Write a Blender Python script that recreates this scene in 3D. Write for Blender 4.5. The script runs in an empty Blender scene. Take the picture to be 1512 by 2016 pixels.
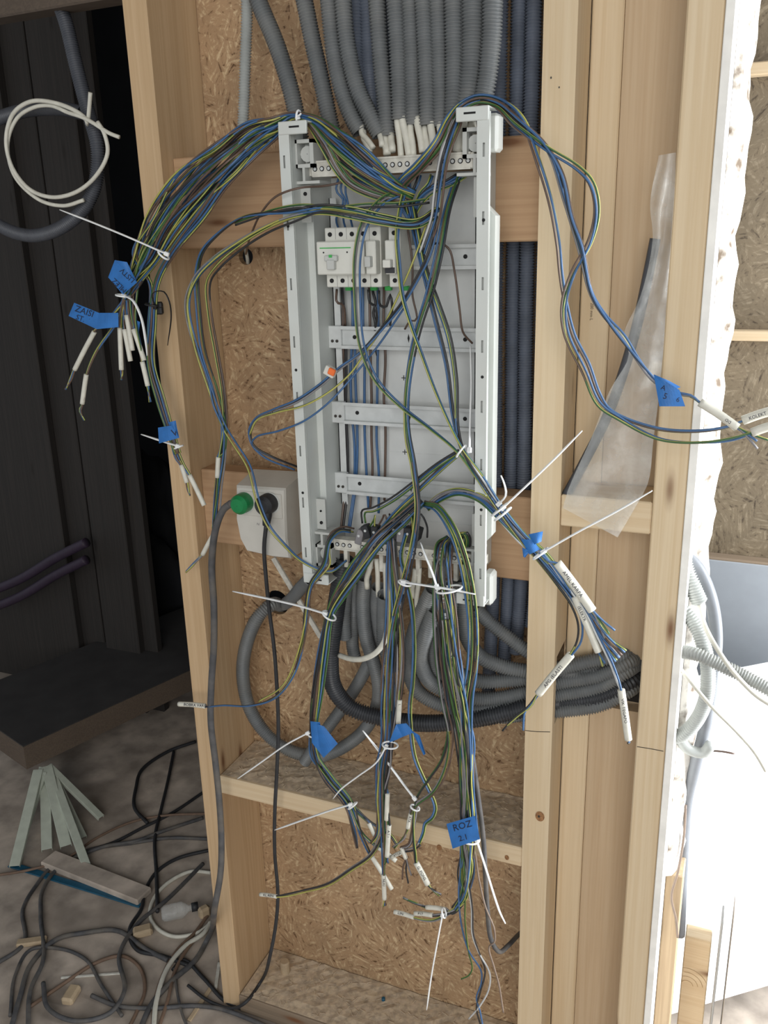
import bpy, math, random
import numpy as np
from mathutils import Vector, Matrix

# ------------------------------------------------------------------ camera, light, exposure
scene = bpy.context.scene
COL = scene.collection
W, H, F = 1512.0, 2016.0, 1742.36
Z0 = 1.523                                   # height of the measuring datum above the floor
CAM = np.array([0.9644, -1.2836, 0.1113 + Z0])
YAW, PITCH, ROLL = -0.4003, -0.3059, -0.0265

def _axes():
    cy, sy = math.cos(YAW), math.sin(YAW); cp, sp = math.cos(PITCH), math.sin(PITCH)
    cr, sr = math.cos(ROLL), math.sin(ROLL)
    f = np.array([sy*cp, cy*cp, sp]); r = np.array([cy, -sy, 0.0]); u = np.cross(r, f)
    return cr*r + sr*u, -sr*r + cr*u, f
AX_R, AX_U, AX_F = _axes()
cam_data = bpy.data.cameras.new('camera'); cam = bpy.data.objects.new('camera', cam_data); COL.objects.link(cam)
m = Matrix.Identity(4)
for i in range(3):
    m[i][0], m[i][1], m[i][2], m[i][3] = AX_R[i], AX_U[i], -AX_F[i], CAM[i]
cam.matrix_world = m
cam_data.sensor_fit = 'HORIZONTAL'; cam_data.sensor_width = 36.0; cam_data.lens = F / W * 36.0
cam_data.clip_start = 0.02; cam_data.clip_end = 60
scene.camera = cam

world = bpy.data.worlds.new('overcast_sky'); scene.world = world; world.use_nodes = True
bg = world.node_tree.nodes['Background']; bg.inputs[0].default_value = (0.86, 0.93, 1.0, 1); bg.inputs[1].default_value = 0.42

def area(name, loc, target, size, size_y, power, col):
    d = bpy.data.lights.new(name, 'AREA'); d.shape = 'RECTANGLE'; d.size = size; d.size_y = size_y
    d.energy = power; d.color = col
    o = bpy.data.objects.new(name, d); COL.objects.link(o)
    o.location = loc; o.rotation_euler = (Vector(target) - Vector(loc)).to_track_quat('-Z', 'Y').to_euler()
    return o
area('daylight_window_behind', (1.35, -3.0, 1.9), (0.5, 0, 1.15), 2.0, 1.7, 48, (1.0, 0.98, 0.95))
area('daylight_window_side', (2.3, 0.22, 1.15), (0.95, 0.30, 1.0), 0.5, 2.1, 88, (0.95, 0.98, 1.0))

vs = scene.view_settings
vs.view_transform = 'Standard'; vs.look = 'None'; vs.gamma = 1.0; vs.use_curve_mapping = False
vs.exposure = 0.18

# ------------------------------------------------------------------ measuring helpers
def ray(x, y):
    return AX_R*((x - W/2)/F) - AX_U*((y - H/2)/F) + AX_F
def P(x, y, Y):
    d = ray(x, y); return CAM + d*((Y - CAM[1])/d[1])
def PX(x, y, X):
    d = ray(x, y); return CAM + d*((X - CAM[0])/d[0])
def PZ(x, y, z):
    d = ray(x, y); return CAM + d*((z - CAM[2])/d[2])

# ------------------------------------------------------------------ materials
def lin(c):
    return tuple(((v/255)/12.92 if v/255 <= 0.04045 else ((v/255 + 0.055)/1.055)**2.4) for v in c) + (1.0,)
MATS = {}
def new_mat(name):
    m = bpy.data.materials.new(name); m.use_nodes = True
    nt = m.node_tree; b = nt.nodes['Principled BSDF']; MATS[name] = m
    return m, nt, b
def nd(nt, t, **kw):
    n = nt.nodes.new(t)
    for k, v in kw.items(): setattr(n, k, v)
    return n
def ramp(nt, stops, interp='LINEAR'):
    r = nd(nt, 'ShaderNodeValToRGB'); r.color_ramp.interpolation = interp
    e = r.color_ramp.elements
    while len(e) < len(stops): e.new(0.5)
    for el, (p, c) in zip(e, stops): el.position = p; el.color = c
    return r
def plain(name, rgb, rough=0.5, metal=0.0, var=0.10, scale=40, bump=0.0, dirt=None, dirt_scale=8.0, dirt_amt=0.5):
    m, nt, b = new_mat(name)
    tc = nd(nt, 'ShaderNodeTexCoord'); n = nd(nt, 'ShaderNodeTexNoise'); n.inputs['Scale'].default_value = scale; n.inputs['Detail'].default_value = 4
    nt.links.new(tc.outputs['Object'], n.inputs['Vector'])
    c = lin(rgb); d = tuple(v*(1 - var*1.6) for v in c[:3]) + (1,); e = tuple(min(1, v*(1 + var)) for v in c[:3]) + (1,)
    r = ramp(nt, [(0.3, d), (0.7, e)]); nt.links.new(n.outputs['Fac'], r.inputs[0])
    out = r.outputs[0]
    if dirt:
        n2 = nd(nt, 'ShaderNodeTexNoise'); n2.inputs['Scale'].default_value = dirt_scale; n2.inputs['Detail'].default_value = 6
        nt.links.new(tc.outputs['Object'], n2.inputs['Vector'])
        r2 = ramp(nt, [(0.45, (0, 0, 0, 1)), (0.68, (dirt_amt,)*3 + (1,))]); nt.links.new(n2.outputs['Fac'], r2.inputs[0])
        mx = nd(nt, 'ShaderNodeMixRGB'); nt.links.new(r2.outputs[0], mx.inputs[0]); nt.links.new(out, mx.inputs[1]); mx.inputs[2].default_value = lin(dirt)
        out = mx.outputs[0]
    nt.links.new(out, b.inputs['Base Color'])
    b.inputs['Roughness'].default_value = rough; b.inputs['Metallic'].default_value = metal
    if bump:
        bp = nd(nt, 'ShaderNodeBump'); bp.inputs['Strength'].default_value = bump; bp.inputs['Distance'].default_value = 0.002
        nt.links.new(n.outputs['Fac'], bp.inputs['Height']); nt.links.new(bp.outputs[0], b.inputs['Normal'])
    return m
def wood(name, axis, light, dark, knot=(110, 70, 40), knots=True, ring=1.0):
    m, nt, b = new_mat(name); L = nt.links.new
    tc = nd(nt, 'ShaderNodeTexCoord'); oi = nd(nt, 'ShaderNodeObjectInfo')
    add = nd(nt, 'ShaderNodeVectorMath', operation='ADD'); L(tc.outputs['Object'], add.inputs[0])
    mul = nd(nt, 'ShaderNodeVectorMath', operation='SCALE'); cmb = nd(nt, 'ShaderNodeCombineXYZ')
    for k in range(3): L(oi.outputs['Random'], cmb.inputs[k])
    L(cmb.outputs[0], mul.inputs[0]); mul.inputs['Scale'].default_value = 7.0; L(mul.outputs[0], add.inputs[1])
    def mapped(sc_across, sc_along):
        mp = nd(nt, 'ShaderNodeMapping'); s = [sc_across]*3; s[axis] = sc_along
        mp.inputs['Scale'].default_value = s; L(add.outputs[0], mp.inputs['Vector']); return mp.outputs[0]
    n1 = nd(nt, 'ShaderNodeTexNoise'); n1.inputs['Scale'].default_value = 1; n1.inputs['Detail'].default_value = 3; L(mapped(48, 0.9), n1.inputs['Vector'])
    # growth rings: sine of a low noise
    mm = nd(nt, 'ShaderNodeMath', operation='MULTIPLY'); L(n1.outputs['Fac'], mm.inputs[0]); mm.inputs[1].default_value = 46*ring
    sn = nd(nt, 'ShaderNodeMath', operation='SINE'); L(mm.outputs[0], sn.inputs[0])
    ma = nd(nt, 'ShaderNodeMath', operation='MULTIPLY_ADD'); L(sn.outputs[0], ma.inputs[0]); ma.inputs[1].default_value = 0.5; ma.inputs[2].default_value = 0.5
    n2 = nd(nt, 'ShaderNodeTexNoise'); n2.inputs['Scale'].default_value = 1; n2.inputs['Detail'].default_value = 5; L(mapped(260, 6), n2.inputs['Vector'])
    mix = nd(nt, 'ShaderNodeMix'); mix.inputs[0].default_value = 0.68; L(ma.outputs[0], mix.inputs[2]); L(n2.outputs['Fac'], mix.inputs[3])
    r = ramp(nt, [(0.12, lin(light)), (0.95, lin(dark))]); L(mix.outputs[0], r.inputs[0])
    n3 = nd(nt, 'ShaderNodeTexNoise'); n3.inputs['Scale'].default_value = 1; n3.inputs['Detail'].default_value = 2; L(mapped(10, 1.0), n3.inputs['Vector'])
    hs = nd(nt, 'ShaderNodeHueSaturation'); r3 = nd(nt, 'ShaderNodeMapRange'); L(n3.outputs['Fac'], r3.inputs[0])
    r3.inputs[1].default_value = 0.3; r3.inputs[2].default_value = 0.7; r3.inputs[3].default_value = 0.96; r3.inputs[4].default_value = 1.03
    L(r3.outputs[0], hs.inputs['Value']); L(r.outputs[0], hs.inputs['Color'])
    out = hs.outputs[0]
    if knots:
        v = nd(nt, 'ShaderNodeTexVoronoi'); v.inputs['Scale'].default_value = 1; L(mapped(13, 3.4), v.inputs['Vector'])
        rk = ramp(nt, [(0.04, (0.9, 0.9, 0.9, 1)), (0.10, (0.2, 0.2, 0.2, 1)), (0.14, (0, 0, 0, 1))]); L(v.outputs['Distance'], rk.inputs[0])
        mk = nd(nt, 'ShaderNodeMixRGB'); L(rk.outputs[0], mk.inputs[0]); L(out, mk.inputs[1]); mk.inputs[2].default_value = lin(knot); out = mk.outputs[0]
    L(out, b.inputs['Base Color']); b.inputs['Roughness'].default_value = 0.75
    bp = nd(nt, 'ShaderNodeBump'); bp.inputs['Strength'].default_value = 0.25; bp.inputs['Distance'].default_value = 0.001
    L(n2.outputs['Fac'], bp.inputs['Height']); L(bp.outputs[0], b.inputs['Normal'])
    return m
def osb(name, base, dark, light, scale=1.0):
    m, nt, b = new_mat(name); L = nt.links.new
    tc = nd(nt, 'ShaderNodeTexCoord')
    sw = nd(nt, 'ShaderNodeSeparateXYZ'); L(tc.outputs['Object'], sw.inputs[0])
    cb = nd(nt, 'ShaderNodeCombineXYZ'); L(sw.outputs[0], cb.inputs[0]); L(sw.outputs[2], cb.inputs[1])
    cols = []
    for k, (cell, a_off) in enumerate(((24, 0.0), (32, 1.1), (44, 2.3))):
        off = nd(nt, 'ShaderNodeVectorMath', operation='ADD'); L(cb.outputs[0], off.inputs[0]); off.inputs[1].default_value = (k*3.7, k*1.9, 0)
        v = nd(nt, 'ShaderNodeTexVoronoi'); v.inputs['Scale'].default_value = cell*scale; L(off.outputs[0], v.inputs['Vector'])
        sp = nd(nt, 'ShaderNodeSeparateColor'); L(v.outputs['Color'], sp.inputs[0])
        an = nd(nt, 'ShaderNodeMath', operation='MULTIPLY_ADD'); L(sp.outputs[0], an.inputs[0]); an.inputs[1].default_value = 3.1; an.inputs[2].default_value = a_off
        vr = nd(nt, 'ShaderNodeVectorRotate', rotation_type='Z_AXIS'); L(off.outputs[0], vr.inputs['Vector']); L(an.outputs[0], vr.inputs['Angle'])
        mp = nd(nt, 'ShaderNodeMapping'); mp.inputs['Scale'].default_value = (26*scale, 150*scale, 1); L(vr.outputs[0], mp.inputs['Vector'])
        n = nd(nt, 'ShaderNodeTexNoise'); n.inputs['Scale'].default_value = 1; n.inputs['Detail'].default_value = 4; n.inputs['Roughness'].default_value = 0.65; L(mp.outputs[0], n.inputs['Vector'])
        cols.append((n.outputs['Fac'], sp.outputs[1]))
    a = nd(nt, 'ShaderNodeMix'); L(cols[0][1], a.inputs[0]); L(cols[0][0], a.inputs[2]); L(cols[1][0], a.inputs[3])
    c = nd(nt, 'ShaderNodeMix'); c.inputs[0].default_value = 0.3; L(a.outputs[0], c.inputs[2]); L(cols[2][0], c.inputs[3])
    r = ramp(nt, [(0.385, lin(dark)), (0.46, lin(base)), (0.52, lin(base)), (0.595, lin(light))]); L(c.outputs[0], r.inputs[0])
    hs = nd(nt, 'ShaderNodeHueSaturation'); r3 = nd(nt, 'ShaderNodeMapRange'); L(cols[1][1], r3.inputs[0])
    r3.inputs[3].default_value = 0.94; r3.inputs[4].default_value = 1.05; L(r3.outputs[0], hs.inputs['Value']); L(r.outputs[0], hs.inputs['Color'])
    n4 = nd(nt, 'ShaderNodeTexNoise'); n4.inputs['Scale'].default_value = 6; n4.inputs['Detail'].default_value = 3; L(tc.outputs['Object'], n4.inputs['Vector'])
    hs2 = nd(nt, 'ShaderNodeHueSaturation'); r4 = nd(nt, 'ShaderNodeMapRange'); L(n4.outputs['Fac'], r4.inputs[0]); r4.inputs[1].default_value = 0.3; r4.inputs[2].default_value = 0.7
    r4.inputs[3].default_value = 0.82; r4.inputs[4].default_value = 1.12; L(r4.outputs[0], hs2.inputs['Value']); L(hs.outputs[0], hs2.inputs['Color'])
    L(hs2.outputs[0], b.inputs['Base Color']); b.inputs['Roughness'].default_value = 0.6
    bp = nd(nt, 'ShaderNodeBump'); bp.inputs['Strength'].default_value = 0.5; bp.inputs['Distance'].default_value = 0.0015
    L(c.outputs[0], bp.inputs['Height']); L(bp.outputs[0], b.inputs['Normal'])
    return m

wood('pine_upright', 2, (216, 197, 166), (200, 176, 140), ring=0.6)
wood('pine_flat', 0, (216, 196, 164), (200, 174, 138), ring=0.6)
wood('pine_mid', 2, (198, 176, 146), (182, 156, 124), ring=0.6)
wood('pine_tan_upright', 2, (202, 174, 138), (182, 152, 114), ring=0.6)
wood('pine_tan_flat', 0, (184, 152, 118), (164, 130, 98), ring=0.6)
wood('pine_weathered', 2, (186, 164, 134), (160, 138, 110))
wood('shade_dark_plank', 2, (52, 47, 44), (36, 34, 32), knot=(30, 25, 20))  # dark brown boards, the unlit room's darkness also put into their colour
wood('dark_plank_flat', 0, (104, 90, 76), (84, 72, 62), knots=False)
wood('grey_plank_flat', 0, (140, 122, 102), (112, 98, 82))
osb('osb_board', (168, 138, 105), (92, 64, 38), (202, 178, 142))
osb('osb_board_pale', (116, 102, 81), (70, 57, 42), (140, 126, 104), 0.8)
plain('sawdust_board', (186, 169, 147), 0.9, var=0.18, scale=60, bump=0.4, dirt=(206, 188, 158), dirt_scale=120, dirt_amt=0.6)
plain('concrete_dust', (186, 173, 160), 0.95, var=0.25, scale=14, bump=0.4, dirt=(124, 114, 104), dirt_scale=5, dirt_amt=0.6)
plain('ceiling_boards', (120, 108, 92), 0.9)
plain('conduit_grey', (104, 107, 108), 0.5, var=0.10, scale=30, dirt=(150, 146, 136), dirt_scale=12, dirt_amt=0.25)
plain('conduit_shade_blue', (104, 112, 126), 0.5, var=0.12, scale=30)  # grey conduit with the bluish shade of the gaps put into its colour
plain('conduit_dim', (72, 75, 82), 0.5, var=0.1)
plain('conduit_light', (160, 163, 160), 0.5, var=0.08)
plain('conduit_black', (52, 54, 58), 0.42, var=0.15)
plain('steel_white', (198, 202, 198), 0.42, var=0.03, scale=15, dirt=(188, 186, 178), dirt_scale=20, dirt_amt=0.2)
plain('steel_white_back', (206, 208, 206), 0.5, var=0.03)
plain('galvanised', (200, 203, 202), 0.38, metal=0.12, var=0.06, scale=60)
plain('plastic_white', (208, 208, 200), 0.4, var=0.03)
plain('socket_white', (190, 187, 179), 0.4, var=0.03)
plain('plastic_grey', (186, 188, 184), 0.45, var=0.03)
plain('dusty_white', (206, 204, 194), 0.7, var=0.10, scale=90, dirt=(150, 144, 132), dirt_scale=60, dirt_amt=0.5)
plain('hole_black', (18, 18, 20), 0.8)
plain('rubber_black', (42, 43, 46), 0.6, var=0.2)
plain('rubber_grey', (76, 76, 78), 0.7, var=0.2, scale=60, dirt=(120, 112, 100), dirt_scale=18, dirt_amt=0.5)
plain('rubber_brown', (118, 96, 80), 0.7, var=0.15)
plain('sheath_white', (208, 206, 194), 0.5, var=0.06, scale=80)
plain('tie_white', (232, 234, 234), 0.35, var=0.03)
plain('tie_black', (26, 26, 28), 0.45)
plain('wire_blue', (60, 96, 138), 0.4, var=0.12)
plain('wire_brown', (94, 76, 66), 0.4, var=0.15)
plain('wire_black', (44, 44, 46), 0.4, var=0.15)
plain('wire_grey', (128, 126, 128), 0.4, var=0.12)
plain('wire_green', (52, 92, 50), 0.4, var=0.12)
plain('wire_yellow', (170, 166, 88), 0.4, var=0.10)
plain('wire_white', (190, 192, 192), 0.4)
plain('wire_pink', (128, 112, 100), 0.4)
plain('tape_blue', (38, 106, 176), 0.55, var=0.10, scale=50, bump=0.2)
plain('ink', (22, 26, 50), 0.6)
plain('ink_pencil', (90, 76, 62), 0.8)
plain('plug_green', (16, 122, 66), 0.4, var=0.1)
plain('mark_green', (60, 170, 80), 0.5)
plain('connector_orange', (226, 110, 50), 0.4)
plain('plaster_white', (240, 238, 232), 0.85, var=0.06, scale=30, bump=0.4)
plain('plaster_patchy', (238, 234, 226), 0.9, var=0.06, scale=20, bump=0.5, dirt=(104, 90, 76), dirt_scale=34, dirt_amt=1.0)
plain('board_cool', (150, 155, 161), 0.5, var=0.02)
plain('board_white', (236, 240, 244), 0.5, var=0.02)
plain('trim_channel', (186, 192, 178), 0.5, var=0.06)
plain('film_blue', (24, 84, 110), 0.4)
plain('pipe_grey', (122, 126, 132), 0.5, var=0.05)
plain('offcut_beige', (150, 138, 124), 0.8, var=0.05)
plain('offcut_grey', (170, 170, 168), 0.8, var=0.05)
plain('pipe_purple', (52, 40, 58), 0.6)
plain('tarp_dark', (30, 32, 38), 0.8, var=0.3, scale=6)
plain('sheet_dark', (54, 52, 52), 0.9, var=0.15, scale=10)
plain('chip_wood', (176, 156, 128), 0.8)
def film(name):
    m, nt, b = new_mat(name); L = nt.links.new
    b.inputs['Base Color'].default_value = lin((225, 226, 222)); b.inputs['Roughness'].default_value = 0.25
    tr = nd(nt, 'ShaderNodeBsdfTransparent'); mx = nd(nt, 'ShaderNodeMixShader'); out = nt.nodes['Material Output']
    tc = nd(nt, 'ShaderNodeTexCoord'); n = nd(nt, 'ShaderNodeTexNoise'); n.inputs['Scale'].default_value = 22; n.inputs['Detail'].default_value = 5
    L(tc.outputs['Object'], n.inputs['Vector'])
    r = nd(nt, 'ShaderNodeMapRange'); L(n.outputs['Fac'], r.inputs[0]); r.inputs[1].default_value = 0.35; r.inputs[2].default_value = 0.75; r.inputs[3].default_value = 0.2; r.inputs[4].default_value = 0.5
    L(r.outputs[0], mx.inputs[0]); L(tr.outputs[0], mx.inputs[1]); L(b.outputs[0], mx.inputs[2]); L(mx.outputs[0], out.inputs['Surface'])
    bp = nd(nt, 'ShaderNodeBump'); bp.inputs['Strength'].default_value = 0.6; bp.inputs['Distance'].default_value = 0.01; L(n.outputs['Fac'], bp.inputs['Height']); L(bp.outputs[0], b.inputs['Normal'])
    return m
film('clear_film')

# ------------------------------------------------------------------ mesh builder
class MB:
    """collects faces; build() links them as one mesh object"""
    def __init__(self): self.v = []; self.q = []; self.n = 0; self.ng = []
    def quads(self, v, q, mi=0):
        v = np.asarray(v, float).reshape(-1, 3); q = np.asarray(q, int).reshape(-1, 4)
        self.v.append(v); self.q.append((q + self.n, mi)); self.n += len(v); return self
    def ngons(self, v, fs, mi=0):
        v = np.asarray(v, float).reshape(-1, 3)
        self.v.append(v); self.ng += [([i + self.n for i in f], mi) for f in fs]; self.n += len(v); return self
    def hexa(self, c, mi=0):
        """eight corners: 0-3 one side in order, 4-7 the other side in the same order"""
        return self.quads(c, [(3, 2, 1, 0), (4, 5, 6, 7), (0, 1, 5, 4), (1, 2, 6, 5), (2, 3, 7, 6), (3, 0, 4, 7)], mi)
    def box(self, a, b, mi=0, bev=0.0):
        x0, y0, z0 = np.minimum(a, b); x1, y1, z1 = np.maximum(a, b)
        if bev <= 0:
            return self.hexa([(x0, y0, z0), (x1, y0, z0), (x1, y1, z0), (x0, y1, z0), (x0, y0, z1), (x1, y0, z1), (x1, y1, z1), (x0, y1, z1)], mi)
        return self.cbox(np.eye(3), ((x0+x1)/2, (y0+y1)/2, (z0+z1)/2), ((x1-x0)/2, (y1-y0)/2, (z1-z0)/2), bev, mi)
    def cbox(self, R, c, h, bev, mi=0):
        """chamfered box: R columns are axes, centre c, half sizes h"""
        R = np.asarray(R, float); c = np.asarray(c, float); h = np.asarray(h, float); bev = min(bev, *(h*0.49))
        vs = []; idx = {}
        for sx in (-1, 1):
            for sy in (-1, 1):
                for sz in (-1, 1):
                    for k in range(3):
                        p = np.array([sx, sy, sz], float)*(h - bev); s = (sx, sy, sz); p[k] = s[k]*h[k]
                        idx[(s, k)] = len(vs); vs.append(c + R @ p)
        fs = []
        for k in range(3):
            i, j = [t for t in range(3) if t != k]
            for s in (-1, 1):
                loop = []
                for a, b in ((-1, -1), (1, -1), (1, 1), (-1, 1)):
                    t = [0, 0, 0]; t[k] = s; t[i] = a; t[j] = b; loop.append(idx[(tuple(t), k)])
                fs.append(loop)
        for k in range(3):
            i, j = [t for t in range(3) if t != k]
            for a in (-1, 1):
                for b in (-1, 1):
                    t0 = [0]*3; t1 = [0]*3; t0[k] = -1; t1[k] = 1; t0[i] = t1[i] = a; t0[j] = t1[j] = b
                    fs.append([idx[(tuple(t0), i)], idx[(tuple(t1), i)], idx[(tuple(t1), j)], idx[(tuple(t0), j)]])
        for s in [(x, y, z) for x in (-1, 1) for y in (-1, 1) for z in (-1, 1)]:
            fs.append([idx[(s, 0)], idx[(s, 1)], idx[(s, 2)]])
        V = np.array(vs); out = []
        for f in fs:
            cen = V[f].mean(0) - c; nn = np.cross(V[f[1]] - V[f[0]], V[f[2]] - V[f[0]])
            out.append(f if nn @ cen >= 0 else f[::-1])
        return self.ngons(V, out, mi)
    def bar(self, p0, p1, w, t, up=(0, 0, 1), bev=0.0, mi=0):
        """box along p0-p1, w across, t thick; up fixes the thickness direction"""
        p0 = np.asarray(p0, float); p1 = np.asarray(p1, float); d = p1 - p0; L = np.linalg.norm(d); d = d/L
        u = np.asarray(up, float); s = np.cross(d, u); s /= np.linalg.norm(s); u = np.cross(s, d)
        return self.cbox(np.array([d, s, u]).T, (p0+p1)/2, (L/2, w/2, t/2), bev if bev > 0 else min(w, t)*0.02, mi)
    def tube(self, pts, r, sides=8, mi=0, stripe=None, squash=1.0, cap=True):
        pts = np.asarray(pts, float); n = len(pts); r = np.broadcast_to(np.asarray(r, float), (n,)).copy()
        t = np.gradient(pts, axis=0); t /= np.linalg.norm(t, axis=1)[:, None] + 1e-12
        a = np.array([0, 1, 0.0]) if abs(t[0][1]) < 0.9 else np.array([1.0, 0, 0])
        u = np.empty_like(pts); uu = a - t[0]*(a @ t[0]); uu /= np.linalg.norm(uu)
        for i in range(n):
            uu = uu - t[i]*(uu @ t[i]); l = math.sqrt(uu @ uu); uu = uu/l if l > 1e-9 else u[i-1]; u[i] = uu
        w = np.cross(t, u)
        if cap:
            pts = np.vstack([pts[:1], pts, pts[-1:]]); u = np.vstack([u[:1], u, u[-1:]]); w = np.vstack([w[:1], w, w[-1:]])
            r = np.concatenate([[r[0]*0.05], r, [r[-1]*0.05]]); n += 2
        ang = np.arange(sides)*2*math.pi/sides; ca, sa = np.cos(ang), np.sin(ang)*squash
        V = pts[:, None, :] + r[:, None, None]*(ca[None, :, None]*u[:, None, :] + sa[None, :, None]*w[:, None, :])
        i = np.arange(n-1)[:, None]*sides; j = np.arange(sides)[None, :]; j2 = (j+1) % sides
        Q = np.stack([i+j, i+j2, i+sides+j2, i+sides+j], -1)
        base = self.n; self.v.append(V.reshape(-1, 3)); self.n += n*sides
        if stripe is None: self.q.append((Q.reshape(-1, 4) + base, mi))
        else:
            h = np.array([(k % sides) in stripe for k in range(sides)])
            self.q.append((Q[:, ~h].reshape(-1, 4) + base, mi)); self.q.append((Q[:, h].reshape(-1, 4) + base, mi+1))
        return self
    def build(self, name, mats, parent=None, smooth=False, base=None):
        V = np.vstack(self.v); shift = np.zeros(3)
        if parent is not None:
            q = parent
            while q is not None: shift += np.array(q.location); q = q.parent
        elif base is None:
            base = ((V[:, 0].min()+V[:, 0].max())/2, (V[:, 1].min()+V[:, 1].max())/2, V[:, 2].min())
        if parent is None: shift = np.asarray(base, float)
        V = V - shift
        loops = []; starts = []; tot = []; mi = []; s = 0
        for q, k in self.q:
            loops.append(q.reshape(-1)); c = len(q); starts.append(np.arange(c)*4 + s); tot.append(np.full(c, 4)); mi.append(np.full(c, k)); s += c*4
        for f, k in self.ng:
            loops.append(np.array(f)); starts.append(np.array([s])); tot.append(np.array([len(f)])); mi.append(np.array([k])); s += len(f)
        loops = np.concatenate(loops).astype(np.int32); starts = np.concatenate(starts).astype(np.int32); mi = np.concatenate(mi).astype(np.int32)
        me = bpy.data.meshes.new(name); me.vertices.add(len(V)); me.vertices.foreach_set('co', V.astype(np.float32).ravel())
        me.loops.add(len(loops)); me.loops.foreach_set('vertex_index', loops)
        me.polygons.add(len(starts)); me.polygons.foreach_set('loop_start', starts)
        me.polygons.foreach_set('material_index', mi)
        for mm in (mats if isinstance(mats, (list, tuple)) else [mats]): me.materials.append(MATS[mm])
        me.update(calc_edges=True); me.validate()
        me.polygons.foreach_set('use_smooth', np.full(len(me.polygons), bool(smooth)))
        o = bpy.data.objects.new(name, me); COL.objects.link(o)
        if parent is not None: o.parent = parent
        else: o.location = shift
        return o

def tag(o, label, cat, group=None, kind=None):
    if label: o['label'] = label
    if cat: o['category'] = cat
    if group: o['group'] = group
    if kind: o['kind'] = kind
    return o
def empty(name, loc, label, cat, group=None):
    o = bpy.data.objects.new(name, None); o.empty_display_size = 0.02; COL.objects.link(o); o.location = Vector([float(v) for v in loc])
    return tag(o, label, cat, group)
def structure(o, label): o['kind'] = 'structure'; o['label'] = label; return o

def spline(ctrl, step=0.004):
    """smooth curve through the control points, even arc-length spacing"""
    c = np.asarray(ctrl, float)
    if len(c) == 2:
        n = max(2, int(np.linalg.norm(c[1]-c[0])/step)); return c[0] + (c[1]-c[0])*np.linspace(0, 1, n+1)[:, None]
    c = np.vstack([2*c[0]-c[1], c, 2*c[-1]-c[-2]])
    out = []
    for i in range(1, len(c)-2):
        p0, p1, p2, p3 = c[i-1:i+3]
        t0 = 0.0; t1 = t0 + max(1e-6, np.linalg.norm(p1-p0))**0.5; t2 = t1 + max(1e-6, np.linalg.norm(p2-p1))**0.5; t3 = t2 + max(1e-6, np.linalg.norm(p3-p2))**0.5
        t = np.linspace(t1, t2, 13)[:-1, None]
        A1 = (t1-t)/(t1-t0)*p0 + (t-t0)/(t1-t0)*p1; A2 = (t2-t)/(t2-t1)*p1 + (t-t1)/(t2-t1)*p2; A3 = (t3-t)/(t3-t2)*p2 + (t-t2)/(t3-t2)*p3
        B1 = (t2-t)/(t2-t0)*A1 + (t-t0)/(t2-t0)*A2; B2 = (t3-t)/(t3-t1)*A2 + (t-t1)/(t3-t1)*A3
        out.append((t2-t)/(t2-t1)*B1 + (t-t1)/(t2-t1)*B2)
    out.append(c[-2:-1]); q = np.vstack(out)
    s = np.concatenate([[0], np.cumsum(np.linalg.norm(np.diff(q, axis=0), axis=1))]); n = max(3, int(s[-1]/step))
    u = np.linspace(0, s[-1], n+1)
    return np.stack([np.interp(u, s, q[:, k]) for k in range(3)], 1)
def px3(path): return [P(p[0], p[1], p[2]) for p in path]

# lettering ---------------------------------------------------------
def text_geo(s):
    cu = bpy.data.curves.new('t', 'FONT'); cu.body = s; cu.size = 1.0; cu.resolution_u = 2
    o = bpy.data.objects.new('t', cu); COL.objects.link(o)
    bpy.context.view_layer.update()
    me = bpy.data.meshes.new_from_object(o.evaluated_get(bpy.context.evaluated_depsgraph_get()))
    v = np.array([vv.co[:2] for vv in me.vertices]); f = [list(p.vertices) for p in me.polygons]
    bpy.data.objects.remove(o); bpy.data.curves.remove(cu); bpy.data.meshes.remove(me)
    return v, f
def lettering(parent, s, o_px, right, height, fn, mat='ink', name='lettering', center=False):
    """s written from pixel o_px along direction right (px), letters height px tall; fn(px,py)->3D point"""
    v, f = text_geo(s)
    if not len(v): return
    if center: v[:, 0] -= (v[:, 0].min()+v[:, 0].max())/2
    r = np.array(right, float); r /= np.linalg.norm(r); up = np.array([r[1], -r[0]])
    k = height/0.7
    pts = [fn(o_px[0] + k*(a*r[0] + b*up[0]), o_px[1] + k*(a*r[1] + b*up[1])) for a, b in v]
    mb = MB(); mb.ngons(pts, f); return mb.build(name, mat, parent)

# ------------------------------------------------------------------ room shell
D = 0.1415                         # depth of the wall framing
FL = 0.0
def zz(r): return r + Z0
mb = MB(); mb.box((-3.2, -3.0, -0.08), (3.4, 2.6, 0.0))
structure(mb.build('floor', 'concrete_dust'), 'dusty grey brown concrete floor')
mb = MB(); mb.box((-3.2, -1.9, 2.75), (1.0, 2.6, 2.85))  # added out of view to block light from above
structure(mb.build('ceiling', 'ceiling_boards'), 'unseen ceiling added above the dark room to cut top light')

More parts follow.
